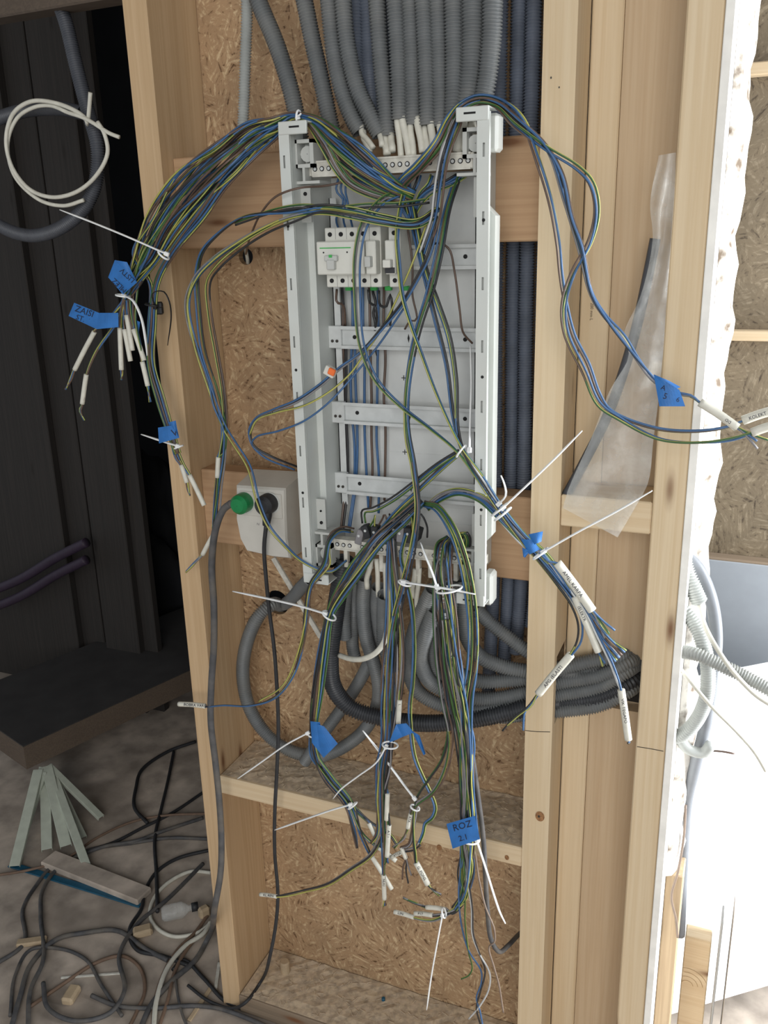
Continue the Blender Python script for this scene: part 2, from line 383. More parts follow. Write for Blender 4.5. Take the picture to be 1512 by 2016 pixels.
# back sheet of the bay with two round cable holes
def sheet_with_holes(x0, x1, z0, z1, y0, y1, holes):
    mb = MB(); z = z0
    for hx, hz, hr in sorted(holes, key=lambda h: h[1]):
        s = hr*1.3
        mb.box((x0, y0, z), (x1, y1, hz-s)); mb.box((x0, y0, hz-s), (hx-s, y1, hz+s)); mb.box((hx+s, y0, hz-s), (x1, y1, hz+s))
        n = 24; a = (np.arange(n)+0.5)*2*math.pi/n
        ci = np.stack([hx+hr*np.cos(a), hz+hr*np.sin(a)], 1); k = s/np.maximum(abs(np.cos(a)), abs(np.sin(a)))
        sq = np.stack([hx+k*np.cos(a), hz+k*np.sin(a)], 1)
        for i in range(4):                      # pull nearest ring points to the exact corners
            th = math.pi/4 + i*math.pi/2; j = int(np.argmin(abs((a-th+math.pi) % (2*math.pi)-math.pi))); sq[j] = (hx+s*math.copysign(1, math.cos(th)), hz+s*math.copysign(1, math.sin(th)))
        V = [(c[0], y0, c[1]) for c in ci] + [(c[0], y0, c[1]) for c in sq] + [(c[0], y1, c[1]) for c in ci]
        mb.quads(V, [(n+i, n+(i+1) % n, (i+1) % n, i) for i in range(n)] + [(i, (i+1) % n, 2*n+(i+1) % n, 2*n+i) for i in range(n)])
        z = hz+s
    mb.box((x0, y0, z), (x1, y1, z1)); return mb
h1 = P(484, 505, D); h2 = P(546, 1186, D)
mb = sheet_with_holes(0.02, 0.70, 0.0, 2.7, D, D+0.014, [(h1[0], h1[2], 0.0145), (h2[0], h2[2], 0.026)])
structure(mb.build('wall_back', 'osb_board'), 'oriented strand board sheet closing the back of the stud bay')

# ------------------------------------------------------------------ timber framing
def timber(name, a, b, mat, label, cat='timber', bev=0.002, group=None):
    mb = MB(); mb.box(a, b, bev=bev); return tag(mb.build(name, mat), label, cat, group)
XA, XC = 0.6666, 0.8457
timber('wall_stud', (0, 0, 0), (0.045, D, 2.7), 'pine_tan_upright', 'pale timber wall stud at the left of the panel, beside the dark room', 'stud')
# stud right of the panel: notched at the back so the conduits can pass behind its front
zn1, zn0 = P(1100, 1300, 0.03)[2] + 0.012, P(1098, 1420, 0.03)[2]
mb = MB(); mb.box((XA, 0, 0), (XA+0.045, 0.018, 2.7)); mb.box((XA, 0.018, 0), (XA+0.045, 0.09, zn0)); mb.box((XA, 0.018, zn1), (XA+0.045, 0.09, 2.7))
stA = tag(mb.build('wall_stud', 'pine_upright'), 'pale timber stud right of the panel with conduits notched through behind it', 'stud')
xb = P(1230, 0, 0.09)[0]
holeR = P(1262, 1300, 0.135)[0]; hz1 = P(1250, 1285, 0.12)[2]; hz0 = P(1250, 1388, 0.12)[2]
timber('wall_stud', (XA+0.046, 0.09, 0), (xb, 0.135, 2.7), 'pine_upright', 'narrow recessed timber stud touching the notched stud, behind the clear plastic sheet', 'stud')
mb = MB(); mb.box((xb+.0005, 0.097, 0), (XC+0.01, 0.13, hz0)); mb.box((xb+.0005, 0.097, hz0), (xb+0.03, 0.13, hz1)); mb.box((xb+.0005, 0.097, hz1), (XC+0.01, 0.13, 2.7))
tag(mb.build('backing_board', 'pine_mid'), 'brown timber board at the back of the narrow bay with a rectangular conduit opening', 'board')
timber('wall_stud', (XC, 0, 0), (XC+0.045, 0.096, 2.7), 'pine_upright', 'rightmost pale timber stud, beside the white plastered edge', 'stud')
timber('crossbeam', (0.0455, 0.032, zz(0.0935)), (XA-0.0005, 0.077, zz(0.2365)), 'pine_tan_flat', 'horizontal timber beam behind the top of the panel', 'beam')
timber('crossbeam', (0.0455, 0.032, zz(-0.4333)), (XA-0.0005, 0.077, zz(-0.2925)), 'pine_tan_flat', 'horizontal timber beam behind the white double socket and panel foot', 'beam')
# shelf board with saw dust on top
mb = MB(); mb.box((0.0455, 0.0, zz(-0.9627)), (XA-0.0005, D-0.001, zz(-0.9227)), bev=0.002)
sh = tag(mb.build('shelf_board', 'pine_flat'), 'horizontal timber shelf board with sawdust on top below the hanging cables', 'board')
def dust(x0, x1, y0, y1, z, n, seed, parent):
    rnd = random.Random(seed); mb = MB()
    nx, ny = 40, 10; V = []
    for i in range(nx+1):
        for j in range(ny+1):
            e = min(j/ny*6, 1) * min(i/nx*20, (nx-i)/nx*20, 1)
            V.append((x0+(x1-x0)*i/nx, y0+(y1-y0)*j/ny, z + 0.0006 + e*rnd.uniform(0.0, 0.003)))
    mb.quads(V, [(i*(ny+1)+j, (i+1)*(ny+1)+j, (i+1)*(ny+1)+j+1, i*(ny+1)+j+1) for i in range(nx) for j in range(ny)])
    for _ in range(n):
        x, y = rnd.uniform(x0+0.01, x1-0.01), rnd.uniform(y0+0.005, y1-0.005); a = rnd.uniform(0, 3.14); l = rnd.uniform(0.002, 0.007)
        c, s = math.cos(a)*l, math.sin(a)*l
        mb.bar((x-c, y-s, z+0.003), (x+c, y+s, z+0.004), 0.0015, 0.001)
    o = mb.build('sawdust', 'sawdust_board', parent); o['kind'] = 'stuff'; return o
dust(0.048, XA-0.003, 0.006, D-0.002, zz(-0.9227), 260, 4, sh)
mb = MB(); mb.box((0.0455, -0.004, 0.0), (XA-0.0005, D-0.001, zz(-1.478)), bev=0.002)
sill = tag(mb.build('sill_board', 'grey_plank_flat'), 'dusty timber sole plate on the floor at the foot of the bay', 'board')
dust(0.048, XA-0.003, 0.0, D-0.002, zz(-1.478), 220, 9, sill)
# blocking in the narrow bay
a = P(1107, 1036, 0.0); b = P(1285, 990, 0.0)
mb = MB(); mb.box((XA+0.0455, 0.001, a[2]), (XC-0.0005, 0.088, b[2]), bev=0.002)
tag(mb.build('blocking', 'pine_flat'), 'short timber blocking between the two right studs, under the plastic sheet', 'blocking')
timber('batten', P(1300, 740, 0.124)*[1, 0, 1] + [-0.008, 0.06, 0], P(1300, 700, 0.124)*[1, 0, 1] + [0.012, 0.12, 0], 'pine_flat', 'small timber offcut behind the clear plastic at the rightmost stud', 'offcut')
def knot_spot(px, py, r, Y, parent, mat='knot_brown'):
    c = P(px, py, Y); mb = MB(); n = 14; a = np.arange(n)*2*math.pi/n
    mb.ngons([(c[0]+r*math.cos(t), c[1]-0.0006, c[2]+1.25*r*math.sin(t)) for t in a], [list(range(n))]); return mb.build('knot', mat, parent)
plain('growth_line', (186, 156, 116), 0.7)
plain('knot_brown', (146, 104, 66), 0.7, var=0.3, scale=300)
plain('screw_dark', (70, 66, 62), 0.5, metal=0.6)
for px, py, r in ((1063, 1607, 0.008), (1085, 153, 0.0012), (1101, 172, 0.001)):
    knot_spot(px, py, r, 0.0, stA, 'knot_brown' if r > 0.002 else 'screw_dark')
knot_spot(1061, 1607, 0.002, -0.0003, stA, 'screw_dark')
for px, py, r in ((865, 1668, 0.005), (998, 1688, 0.004)): knot_spot(px, py, r, 0.0, sh)
def pencil(parent, s, o, d, h, Y, mat='ink_pencil'): lettering(parent, s, o, d, h, lambda x, y: P(x, y, Y-0.0008), mat)
stB = bpy.data.objects['wall_stud.002']
pencil(stB, '200 mm L', (1163, 596), (-0.05, 1), 6, 0.0895)
def crack(parent, pts, Y, r=0.0006, name='crack', mat='screw_dark'):
    mb = MB(); mb.tube(spline([P(x, y, Y) for x, y in pts], 0.01), r, 5); return mb.build(name, mat, parent)
crack(stA, [(1033, 1438), (1050, 1440), (1083, 1441)], -0.0002)
stC = bpy.data.objects['wall_stud.003']
crack(stC, [(1254, 1470), (1280, 1474), (1306, 1479)], -0.0002)

# ------------------------------------------------------------------ plastered edge, right room
x0 = XC+0.045
mb = MB(); mb.box((x0+0.0005, -0.004, 0), (x0+0.0125, 0.10, 2.7), bev=0.001)
tag(mb.build('plasterboard_edge', 'plaster_white'), 'thin white plasterboard edge along the rightmost stud', 'plasterboard')
# rough plaster reveal turned towards the right room
rnd = random.Random(3); mb = MB(); n = 110; rows = []
zlow = P(1315, 1715, 0.09)[2]; zs = np.linspace(zlow, 2.7, n)
for i, z in enumerate(zs):
    e = 0.005*math.sin(i*0.9)*math.sin(i*0.37) + rnd.uniform(-0.0025, 0.0025)
    if z > 1.9: e += 0.006*rnd.random()
    xr = x0 + 0.034 + e
    rows += [(x0+0.013, 0.075, z), (x0+0.022, 0.080+rnd.uniform(-0.001, 0.001), z), (xr-0.002, 0.100, z), (xr+0.002, 0.14, z), (x0+0.013, 0.14, z)]
mb.quads(rows, [(i*5+j, i*5+(j+1) % 5, (i+1)*5+(j+1) % 5, (i+1)*5+j) for i in range(n-1) for j in range(5)])
mb.ngons(rows[-5:], [[0, 1, 2, 3, 4]])
tag(mb.build('plaster_reveal', 'plaster_patchy'), 'rough white plastered reveal with patchy edge beside the rightmost stud', 'plaster')

timber('brown_post', (x0+0.013, 0.085, 0.0), (x0+0.042, 0.14, zlow-0.001), 'pine_weathered', 'bare brown timber post below the plaster reveal at lower right', 'post')
YW = 0.62
mb = MB(); mb.box((0.885, 0.152, 0), (0.895, 1.9, 2.75)); structure(mb.build('wall_side', 'shade_dark_plank'), 'wall added behind the plaster reveal to keep light out of the dark room')  # added to stop light leaking in; dark colour stands for the gap's shade
mb = MB(); mb.box((0.896, YW, zz(-0.58)), (3.3, YW+0.015, 2.75))
structure(mb.build('wall_right', 'osb_board_pale'), 'bright oriented strand board wall of the room on the right')
mb = MB(); mb.box((0.90, YW-0.03, P(1470, 668, YW)[2]), (2.6, YW-0.001, P(1470, 648, YW)[2]), bev=0.002)
tag(mb.build('batten', 'pine_flat'), 'pale horizontal batten across the bright board wall on the right', 'batten')
mb = MB(); mb.box((0.90, YW-0.03, P(1495, 152, YW)[2]), (2.6, YW-0.001, P(1495, 126, YW)[2]), bev=0.002)
tag(mb.build('batten', 'pine_flat'), 'topmost pale batten at the upper right corner of the board wall', 'batten')
mb = MB(); mb.box((0.90, YW-0.034, P(1460, 1112, YW)[2]+0.002), (2.6, YW-0.001, P(1460, 1092, YW)[2]), bev=0.003)
tag(mb.build('ledger_strip', 'grey_plank_flat'), 'brown timber strip under the right board wall, above the white panel', 'strip')
zt_ = P(1450, 1112, 0.57)[2]
mb = MB(); mb.box((P(1372, 1115, 0.562)[0], 0.584, 0.0), (2.0, 0.604, zt_), bev=0.002)
tag(mb.build('insulation_board', 'board_cool'), 'bluish white panel under the timber strip in the right room', 'panel')
e0 = P(1362, 1310, 0.22); zt_ = P(1440, 1300, 0.33)[2]; e1 = np.array([e0[0]+0.34, 0.50, 0])
u_ = np.array([e1[0]-e0[0], e1[1]-e0[1], 0]); u_ /= np.linalg.norm(u_); w_ = np.array([-u_[1], u_[0], 0])*0.018
c_ = [np.array([e0[0]-0.006, e0[1], 0.09]), np.array([e1[0], e1[1], 0.09])]
mb = MB(); up_ = np.array([0.012, 0, zt_-0.09])
mb.hexa([c_[0], c_[1], c_[1]+w_, c_[0]+w_, c_[0]+up_, c_[1]+up_-[.012, 0, 0], c_[1]+w_+up_-[.012, 0, 0], c_[0]+w_+up_])
tag(mb.build('foam_board', 'board_white'), 'bright white board standing turned to the light at lower right', 'panel')

# ------------------------------------------------------------------ dark room on the left
mb = MB(); mb.box((-3.1, 1.9, 0), (0.95, 1.96, 2.75)); structure(mb.build('wall_dark', 'tarp_dark'), 'back wall added to enclose the dark room, darkness put into its colour')  # added to shut out sky light, with the room's darkness in its colour
wl = MB(); wl.box((-3.1, 1.05, 0), (P(228, 600, 1.05)[0], 1.09, 2.75)); wl = structure(wl.build('wall_left', 'shade_dark_plank'), 'dark boarded side of the unlit room')
pl = [(-60, 62), (62, 120), (120, 196), (196, 236)]
for k, (xa, xb_) in enumerate(pl):
    Yp = 0.985 + 0.03*(k % 2)
    A = P(xa, 600, Yp); B = P(xb_-3, 600, Yp)
    mb = MB(); mb.box((A[0], Yp, 0.0), (B[0], Yp+0.03, 2.74), bev=0.003); mb.build('plank', 'shade_dark_plank', wl)
# header beam
p0, p1 = P(-60, 52, 0.25), P(262, -2, 0.02)
mb = MB(); mb.bar(p0 + [0, 0, 0.07], p1 + [0, 0, 0.07], 0.05, 0.14, bev=0.003)
tag(mb.build('header_beam', 'dark_plank_flat'), 'dark grey brown overhead beam at the upper left corner', 'beam')
# raised board / landing
zb = 0.16
q0, q1 = PZ(53, 1515, zb), PZ(374, 1361, zb); d = (q1-q0)/np.linalg.norm(q1-q0); s = np.array([-d[1], d[0], 0])
q1 = q0 + d*1.05
mb = MB(); mb.hexa([q0, q1, q1+s*0.45, q0+s*0.45, q0+[0, 0, 0.075], q1+[0, 0, 0.075], q1+s*0.45+[0, 0, 0.075], q0+s*0.45+[0, 0, 0.075]])
tag(mb.build('landing_board', 'dark_plank_flat'), 'thick dark board lying raised above the floor in the dark room', 'board')
for k, off in enumerate((0.30, 0.95)):
    c = q0 + d*off + s*0.3; mb = MB(); mb.bar([c[0], c[1], 0.0], [c[0], c[1], zb], 0.1, 0.3, up=d, bev=0.003)
    tag(mb.build('support_block', 'dark_plank_flat'), ['timber block under the raised dark board, behind the loose trim lengths', 'timber block under the raised dark board near the left stud'][k], 'block')
mb = MB(); e_ = [0, 0, 0.0752]; f_ = [0, 0, 0.079]  # thin sheet added to make the board's top darker than its edge
mb.hexa([q0+e_, q1+e_, q1+s*0.45+e_, q0+s*0.45+e_, q0+f_, q1+f_, q1+s*0.45+f_, q0+s*0.45+f_])
tag(mb.build('dark_top_sheet', 'sheet_dark'), 'thin dark sheet added to darken the top of the raised board', 'sheet')
# dark heap under a tarp, beyond the boards
mb = MB(); rnd = random.Random(11); n, mm_ = 26, 18; c = P(275, 1130, 1.55); V = []
for i in range(n):
    for j in range(mm_+1):
        th = 2*math.pi*i/n; ph = j/mm_*math.pi/2; rr = 1 + 0.10*math.sin(3*th+1+j*0.5) + 0.07*math.sin(7*th+j)
        V.append((c[0]+0.36*rr*math.cos(th)*math.cos(ph), 1.58+0.24*rr*math.sin(th)*math.cos(ph), (0.72*rr*math.sin(ph))))
mb.quads(V, [(i*(mm_+1)+j, ((i+1) % n)*(mm_+1)+j, ((i+1) % n)*(mm_+1)+j+1, i*(mm_+1)+j+1) for i in range(n) for j in range(mm_)])
tag(mb.build('tarpaulin_heap', 'tarp_dark', smooth=True), 'dark heap covered with a tarpaulin in the unlit room', 'tarpaulin')
for k, dy in enumerate((0, 34)):
    mb = MB(); mb.tube(spline([P(-40, 1172+dy, 0.9), P(40, 1140+dy, 0.9), P(110, 1098+dy, 0.9), P(170, 1068+dy, 0.9)]), 0.017, 10)
    tag(mb.build('dark_pipe', 'pipe_purple', smooth=True), ['upper of two purple black pipes along the dark boards', 'lower of two purple black pipes along the dark boards'][k], 'pipe')

# ------------------------------------------------------------------ distribution panel
PX0, PX1, PT, PB, PF, PK = 0.311, 0.6195, zz(0.263), zz(-0.434), -0.085, 0.031
panel = empty('distribution_panel', (0.465, PK, PB), 'open grey white distribution panel frame full of loose wires', 'electrical panel')
def ppart(name, mb, mat, parent=panel, smooth=False): return mb.build(name, mat, parent, smooth)
mb = MB(); mb.box((PX0+0.0236, 0.027, PB+0.035), (PX1-0.0236, PK, PT-0.070), bev=0.0008)
for k, py in enumerate((640, 790, 890, 990, 1020)):
    zr = P(780, py, 0.027)[2]; mb.box((PX0+0.03, 0.0262, zr-0.0008), (PX1-0.03, 0.0272, zr+0.0008))
ppart('back_plate', mb, 'steel_white_back')
def side(x_out, sgn, name):
    """side wall with a front lip pierced by slots; sgn = +1: lip turns right (left side)"""
    lip = 0.0165; t = 0.0016
    mb = MB()
    wi, li = 0.0125, 0.0235                                                                 # insets of wall and inner leaf
    mb.box((x_out+sgn*wi, PF, PB+0.004), (x_out+sgn*(wi+t), PF+0.046, PT-0.004))                # wall
    mb.box((x_out+sgn*wi, PF+0.046, PB+0.02), (x_out+sgn*li, PF+0.0476, PT-0.02))                # step
    mb.box((x_out+sgn*li, PF+0.046, PB+0.03), (x_out+sgn*(li+t), PK, PT-0.03))                   # inner leaf
    o = ppart(name, mb, 'steel_white')
    # front lip built round its slots
    f = MB(); z = PB; n = 8; sl = (PT-PB-0.02)/n
    xs = sorted((x_out, x_out+sgn*lip)); xc0 = x_out+sgn*0.0055; xs2 = sorted((xc0, xc0+sgn*0.0030))
    f.box((xs[0], PF-0.0016, PB+0.006), (xs2[0], PF, PT-0.006)); f.box((xs2[1], PF-0.0016, PB+0.006), (xs[1], PF, PT-0.006))
    z = PB+0.006
    for k in range(n):
        zc = PB+0.01+sl*(k+0.5)
        f.box((xs2[0], PF-0.0016, z), (xs2[1], PF, zc-0.0085)); z = zc+0.0085
    f.box((xs2[0], PF-0.0016, z), (xs2[1], PF, PT-0.006))
    f.box((xs[0]+0.004, PF-0.0016, PT-0.006), (xs[1], PF, PT)); f.box((xs[0]+0.004, PF-0.0016, PB), (xs[1], PF, PB+0.006))
    f.box((xs[0]+0.001, PF+0.005, PB+0.006), (xs[1]-0.001, PF+0.0062, PT-0.006)); f.box((x_out, PF, PB+0.006), (x_out+sgn*0.0012, PF+0.0062, PT-0.006))   # backing added behind the slots so they look shaded
    ppart('front_lip', f, 'steel_white', o)
    for k, fz in enumerate((0.22, 0.5, 0.80)):
        h = MB(); h.tube([(xs2[0]+0.002, PF-0.0022, PB+(PT-PB)*fz), (xs2[0]+0.002, PF-0.001, PB+(PT-PB)*fz)], 0.0022, 10); ppart('lip_hole', h, 'hole_black', o)
    return o
sl_ = side(PX0, 1, 'side_rail'); sr_ = side(PX1, -1, 'side_rail')
# backing shroud seen outside the right wall
mb = MB(); zs0, zs1 = P(975, 1050, 0.0)[2], P(980, 405, 0.0)[2]
mb.hexa([(PX1-0.0125, -0.036, zs0), (PX1+0.002, -0.036, zs0+0.016), (PX1+0.002, -0.060, zs0+0.016), (PX1-0.0125, -0.060, zs0), (PX1-0.0125, -0.036, zs1), (PX1+0.002, -0.036, zs1-0.014), (PX1+0.002, -0.060, zs1-0.014), (PX1-0.0125, -0.060, zs1)])
ppart('outer_shroud', mb, 'steel_white')
# corner fittings
for top in (1, 0):
    for sx in (0, 1):
        x = PX0 if sx == 0 else PX1; sg = 1 if sx == 0 else -1
        z = PT if top else PB; up = -1 if top else 1
        mb = MB()
        mb.box((x+sg*0.0005, PF-0.0030, z+up*-0.0005), (x+sg*0.045, PF+0.002, z+up*0.017), bev=0.001)                 # front tab
        mb.box((x+sg*0.001, PF, z), (x+sg*0.045, PF+0.045, z+up*0.0016))
        ppart('corner_tab', mb, 'steel_white'); mb = MB()
        y0, y1 = PF+0.03, PF+0.034                                                                     # square ring holding the screw tower
        a0_, a1_ = x+sg*0.012, x+sg*0.043; zt, zb_ = z+up*0.022, z+up*0.060
        for (u0, u1, w0, w1) in ((a0_, a1_, zt, zt+up*0.005), (a0_, a1_, zb_, zb_-up*0.005), (a0_, a0_+sg*0.005, zt, zb_), (a1_, a1_-sg*0.006, zt, zb_)):
            mb.box((u0, PF+0.02, w0), (u1, PF+0.05, w1))
        mb.box((a0_+sg*0.012, PF+0.02, zb_), (a0_+sg*0.016, PF+0.04, zb_+up*0.018)); mb.box((a0_, PF+0.02, zb_+up*0.018), (a1_+sg*0.008, PF+0.05, zb_+up*0.022))
        o = ppart('corner_bracket', mb, 'plastic_grey')
        mb = MB(); mb.box((x+sg*0.0116, PF+0.03, zb_+up*0.0235), (x+sg*0.030, PF+0.033, zb_+up*0.075)); ppart('bracket_foot', mb, 'plastic_grey')
        hb = MB(); hb.tube([(x+sg*0.028, PF+0.06, (zt+zb_)/2), (x+sg*0.028, PF+0.03, (zt+zb_)/2)], 0.011, 14); ppart('screw_tower', hb, 'plastic_grey', o)
        hs = MB(); hs.box((x+sg*0.018, PF-0.0034, z+up*0.006), (x+sg*0.034, PF-0.0028, z+up*0.0085)); ppart('tab_slot', hs, 'hole_black', o)
        for k in range(2):
            hb = MB(); zc = zb_+up*(0.035+0.02*k); hb.tube([(x+sg*0.022, PF+0.0285, zc), (x+sg*0.022, PF+0.0302, zc)], 0.0028-0.001*k, 10); ppart('bracket_hole', hb, 'hole_black', o)
# outer clip on the right wall, top and bottom
for py0, py1 in ((232, 305), (1105, 1165)):
    za, zb_ = P(980, py1, 0.0)[2], P(980, py0, 0.0)[2]
    mb = MB(); mb.box((PX1-0.0125, -0.060, za), (PX1+0.004, -0.030, zb_), bev=0.004); ppart('outer_clip', mb, 'plastic_grey')
# mounting uprights
for sx, xx in ((0, PX0+0.036), (1, PX1-0.040)):
    mb = MB(); mb.box((xx-0.006, 0.006, PB+0.11), (xx+0.006, 0.0075, PT-0.10)); mb.box((xx-0.006, 0.006, PB+0.11), (xx-0.0045, 0.018, PT-0.10)); ppart('mounting_upright', mb, 'galvanised')
# DIN rails
def din(zc, k):
    x0_, x1_ = PX0+0.0262, PX1-0.0262; mb = MB()
    mb.box((x0_+0.02, 0.002, zc-0.0125), (x1_-0.01, 0.0032, zc+0.0125))
    for s_ in (-1, 1):
        mb.box((x0_+0.02, -0.0055, zc+s_*0.0125), (x1_-0.01, 0.0032, zc+s_*0.0137)); mb.box((x0_+0.02, -0.0067, zc+s_*0.0125), (x1_-0.01, -0.0055, zc+s_*0.0175))
    r = ppart('din_rail', mb, 'galvanised')
    for xx in (x0_+0.009, x1_-0.004):
        b = MB(); b.box((xx-0.011, -0.004, zc-0.0175), (xx+0.011, 0.006, zc+0.0175), bev=0.001); e = ppart('end_bracket', b, 'galvanised', r)
    for fx in (0.16, 0.87):
        h = MB(); xx = x0_+(x1_-x0_)*fx; h.tube([(xx, 0.0012, zc), (xx, 0.0022, zc)], 0.0032, 12); ppart('rail_hole', h, 'hole_black', r)
    h = MB(); xx = (x0_+x1_)/2+0.004; h.ngons([(xx-0.0018, 0.0015, zc), (xx, 0.0015, zc-0.007), (xx+0.0018, 0.0015, zc), (xx, 0.0015, zc+0.007)], [[0, 1, 2, 3]]); ppart('rail_mark', h, 'hole_black', r)
    for xx in (x0_+0.005, x0_+0.013, x1_-0.006, x1_+0.002):
        h = MB(); h.tube([(xx, -0.0055, zc-0.006), (xx, -0.0035, zc-0.006)], 0.0024, 10); ppart('screw', h, 'screw_dark', r)
    return r
RZ = [P(790, y, 0.0)[2] for y in (507, 666, 818, 960)]
for k, z in enumerate(RZ): din(z, k)
for px, py in ((795, 744), (797, 890)):
    c = P(px, py, 0.026); mb = MB(); mb.box((c[0]-0.004, 0.0255, c[2]-0.0005), (c[0]+0.004, 0.0262, c[2]+0.0005)); mb.box((c[0]-0.0005, 0.0255, c[2]-0.004), (c[0]+0.0005, 0.0262, c[2]+0.004)); ppart('plate_mark', mb, 'hole_black')
# terminal strips across top and bottom
def strip(name, pl_, pr_, Y, h, label):
    A, B = P(*pl_, Y), P(*pr_, Y); zc = (A[2]+B[2])/2
    mb = MB(); mb.box((A[0], Y-0.008, zc-h/2), (B[0], Y+0.010, zc+h/2), bev=0.0015); mb.box((A[0]-0.008, Y-0.002, zc-h*0.4), (A[0], Y+0.008, zc+h*0.35)); mb.box((B[0], Y-0.002, zc-h*0.4), (B[0]+0.008, Y+0.008, zc+h*0.35))
    mb.box((A[0]+0.004, Y-0.0095, zc-h*0.52), (B[0]-0.004, Y-0.006, zc-h*0.40)); mb.box((A[0]+0.004, Y-0.0095, zc+h*0.40), (B[0]-0.004, Y-0.006, zc+h*0.52))
    o = ppart(name, mb, 'dusty_white'); o['label'] = label
    n = 22
    for i in range(n):
        if i in (3, 14, 17): continue
        x = A[0]+(B[0]-A[0])*(i+0.7)/(n+0.4); t = MB()
        t.tube([(x, Y-0.0088, zc), (x, Y-0.0076, zc)], 0.0036, 10); ppart('terminal_hole', t, 'hole_black', o)
        t = MB(); t.tube([(x, Y-0.0092, zc), (x, Y-0.0080, zc)], 0.0024, 8); ppart('terminal_screw', t, 'galvanised', o)
    return o, A, B, zc
tsT = strip('terminal_strip', (616, 334), (936, 316), -0.048, 0.021, 'dusty white terminal strip across the top')
tsB = strip('terminal_strip', (660, 1070), (948, 1098), -0.048, 0.018, 'dusty white terminal strip across the bottom')
# comb of cable lugs hanging under the bottom strip
for i in range(11):
    x = tsB[1][0]+0.02+i*0.021; mb = MB(); mb.box((x-0.003, -0.054, tsB[3]-0.040), (x+0.004, -0.044, tsB[3]-0.008), bev=0.001); ppart('cable_lug', mb, 'dusty_white')

# breakers on the top rail
def breaker(name, label, x0_, mods, zc, main=False):
    w = mods*0.0178; root = empty(name, (x0_+w/2, -0.006, zc-0.042), label, 'circuit breaker')
    mb = MB(); mb.box((x0_, -0.050, zc-0.0425), (x0_+w, -0.0005, zc+0.0425), bev=0.0012); mb.build('body', 'plastic_white', root)
    nb = MB(); nb.box((x0_+(-0.006 if main else 0.001), -0.068, zc-0.0235), (x0_+w-0.001, -0.049, zc+0.0235), bev=0.0015); nose = nb.build('nose', 'plastic_white', root)
    for i in range(mods):
        xc = x0_+0.0178*(i+0.5)
        for s_ in (1, -1):
            h = MB(); h.tube([(xc, -0.0512, zc+s_*0.033), (xc, -0.049, zc+s_*0.033)], 0.0033, 12); h.build('terminal_screw', 'hole_black', root)
        if i:
            g = MB(); xg = x0_+0.0178*i
            for s_ in (1, -1): g.box((xg-0.0002, -0.0504, zc+s_*0.034-0.008), (xg+0.0002, -0.0499, zc+s_*0.034+0.008))
            g.build('module_joint', 'wire_grey', root)
    return root, nose, w
bz = P(690, 507, -0.05)[2]; bx = P(641, 507, -0.05)[0]
root, nose, w = breaker('residual_current_breaker', 'white four pole residual current breaker with green line at the left of the top rail', bx, 4, bz, True)
mb = MB(); mb.box((bx, -0.0686, bz+0.0135), (bx+0.05, -0.0679, bz+0.0150)); mb.build('green_line', 'mark_green', nose)
mb = MB(); xc = bx+0.020; mb.box((xc-0.010, -0.0755, bz-0.004), (xc+0.010, -0.0678, bz+0.004), bev=0.001); mb.box((xc-0.006, -0.077, bz-0.016), (xc+0.006, -0.068, bz-0.002), bev=0.001); mb.build('toggle', 'plastic_grey', nose)
mb = MB(); mb.box((xc-0.002, -0.0765, bz+0.001), (xc+0.003, -0.0753, bz+0.005)); mb.build('test_button', 'mark_green', nose)
for dx in (0.006, 0.044):
    mb = MB(); mb.tube([(bx+dx, -0.0687, bz+0.008), (bx+dx, -0.068, bz+0.008)], 0.0012, 8); mb.build('nose_hole', 'hole_black', nose)
root2, nose2, w2 = breaker('circuit_breaker', 'single pole white circuit breaker joined right of the four pole breaker', bx+4*0.0178+0.0004, 1, bz)
mb = MB(); x2 = bx+4.5*0.0178; mb.box((x2-0.005, -0.079, bz-0.013), (x2+0.004, -0.067, bz+0.002), bev=0.001); mb.build('toggle', 'plastic_grey', nose2)
bx3 = P(763, 507, -0.05)[0]
root3, nose3, w3 = breaker('circuit_breaker', 'lone narrow white circuit breaker in the middle of the top rail', bx3+0.002, 1, bz)
mb = MB(); mb.box((bx3+0.003, -0.0686, bz-0.022), (bx3+0.018, -0.0675, bz-0.014)); mb.build('rating_window', 'wire_black', nose3)
mb = MB(); mb.box((bx3+0.004, -0.080, bz-0.014), (bx3+0.016, -0.067, bz-0.003), bev=0.001); mb.build('toggle', 'plastic_white', nose3)
for rt, xx in ((root, bx+0.012), (root, bx+0.054), (root2, bx+0.078), (root3, bx3+0.006)):
    mb = MB(); mb.box((xx, -0.012, bz-0.050), (xx+0.010, -0.003, bz-0.040), bev=0.001); mb.build('rail_clip', 'mark_green', rt)

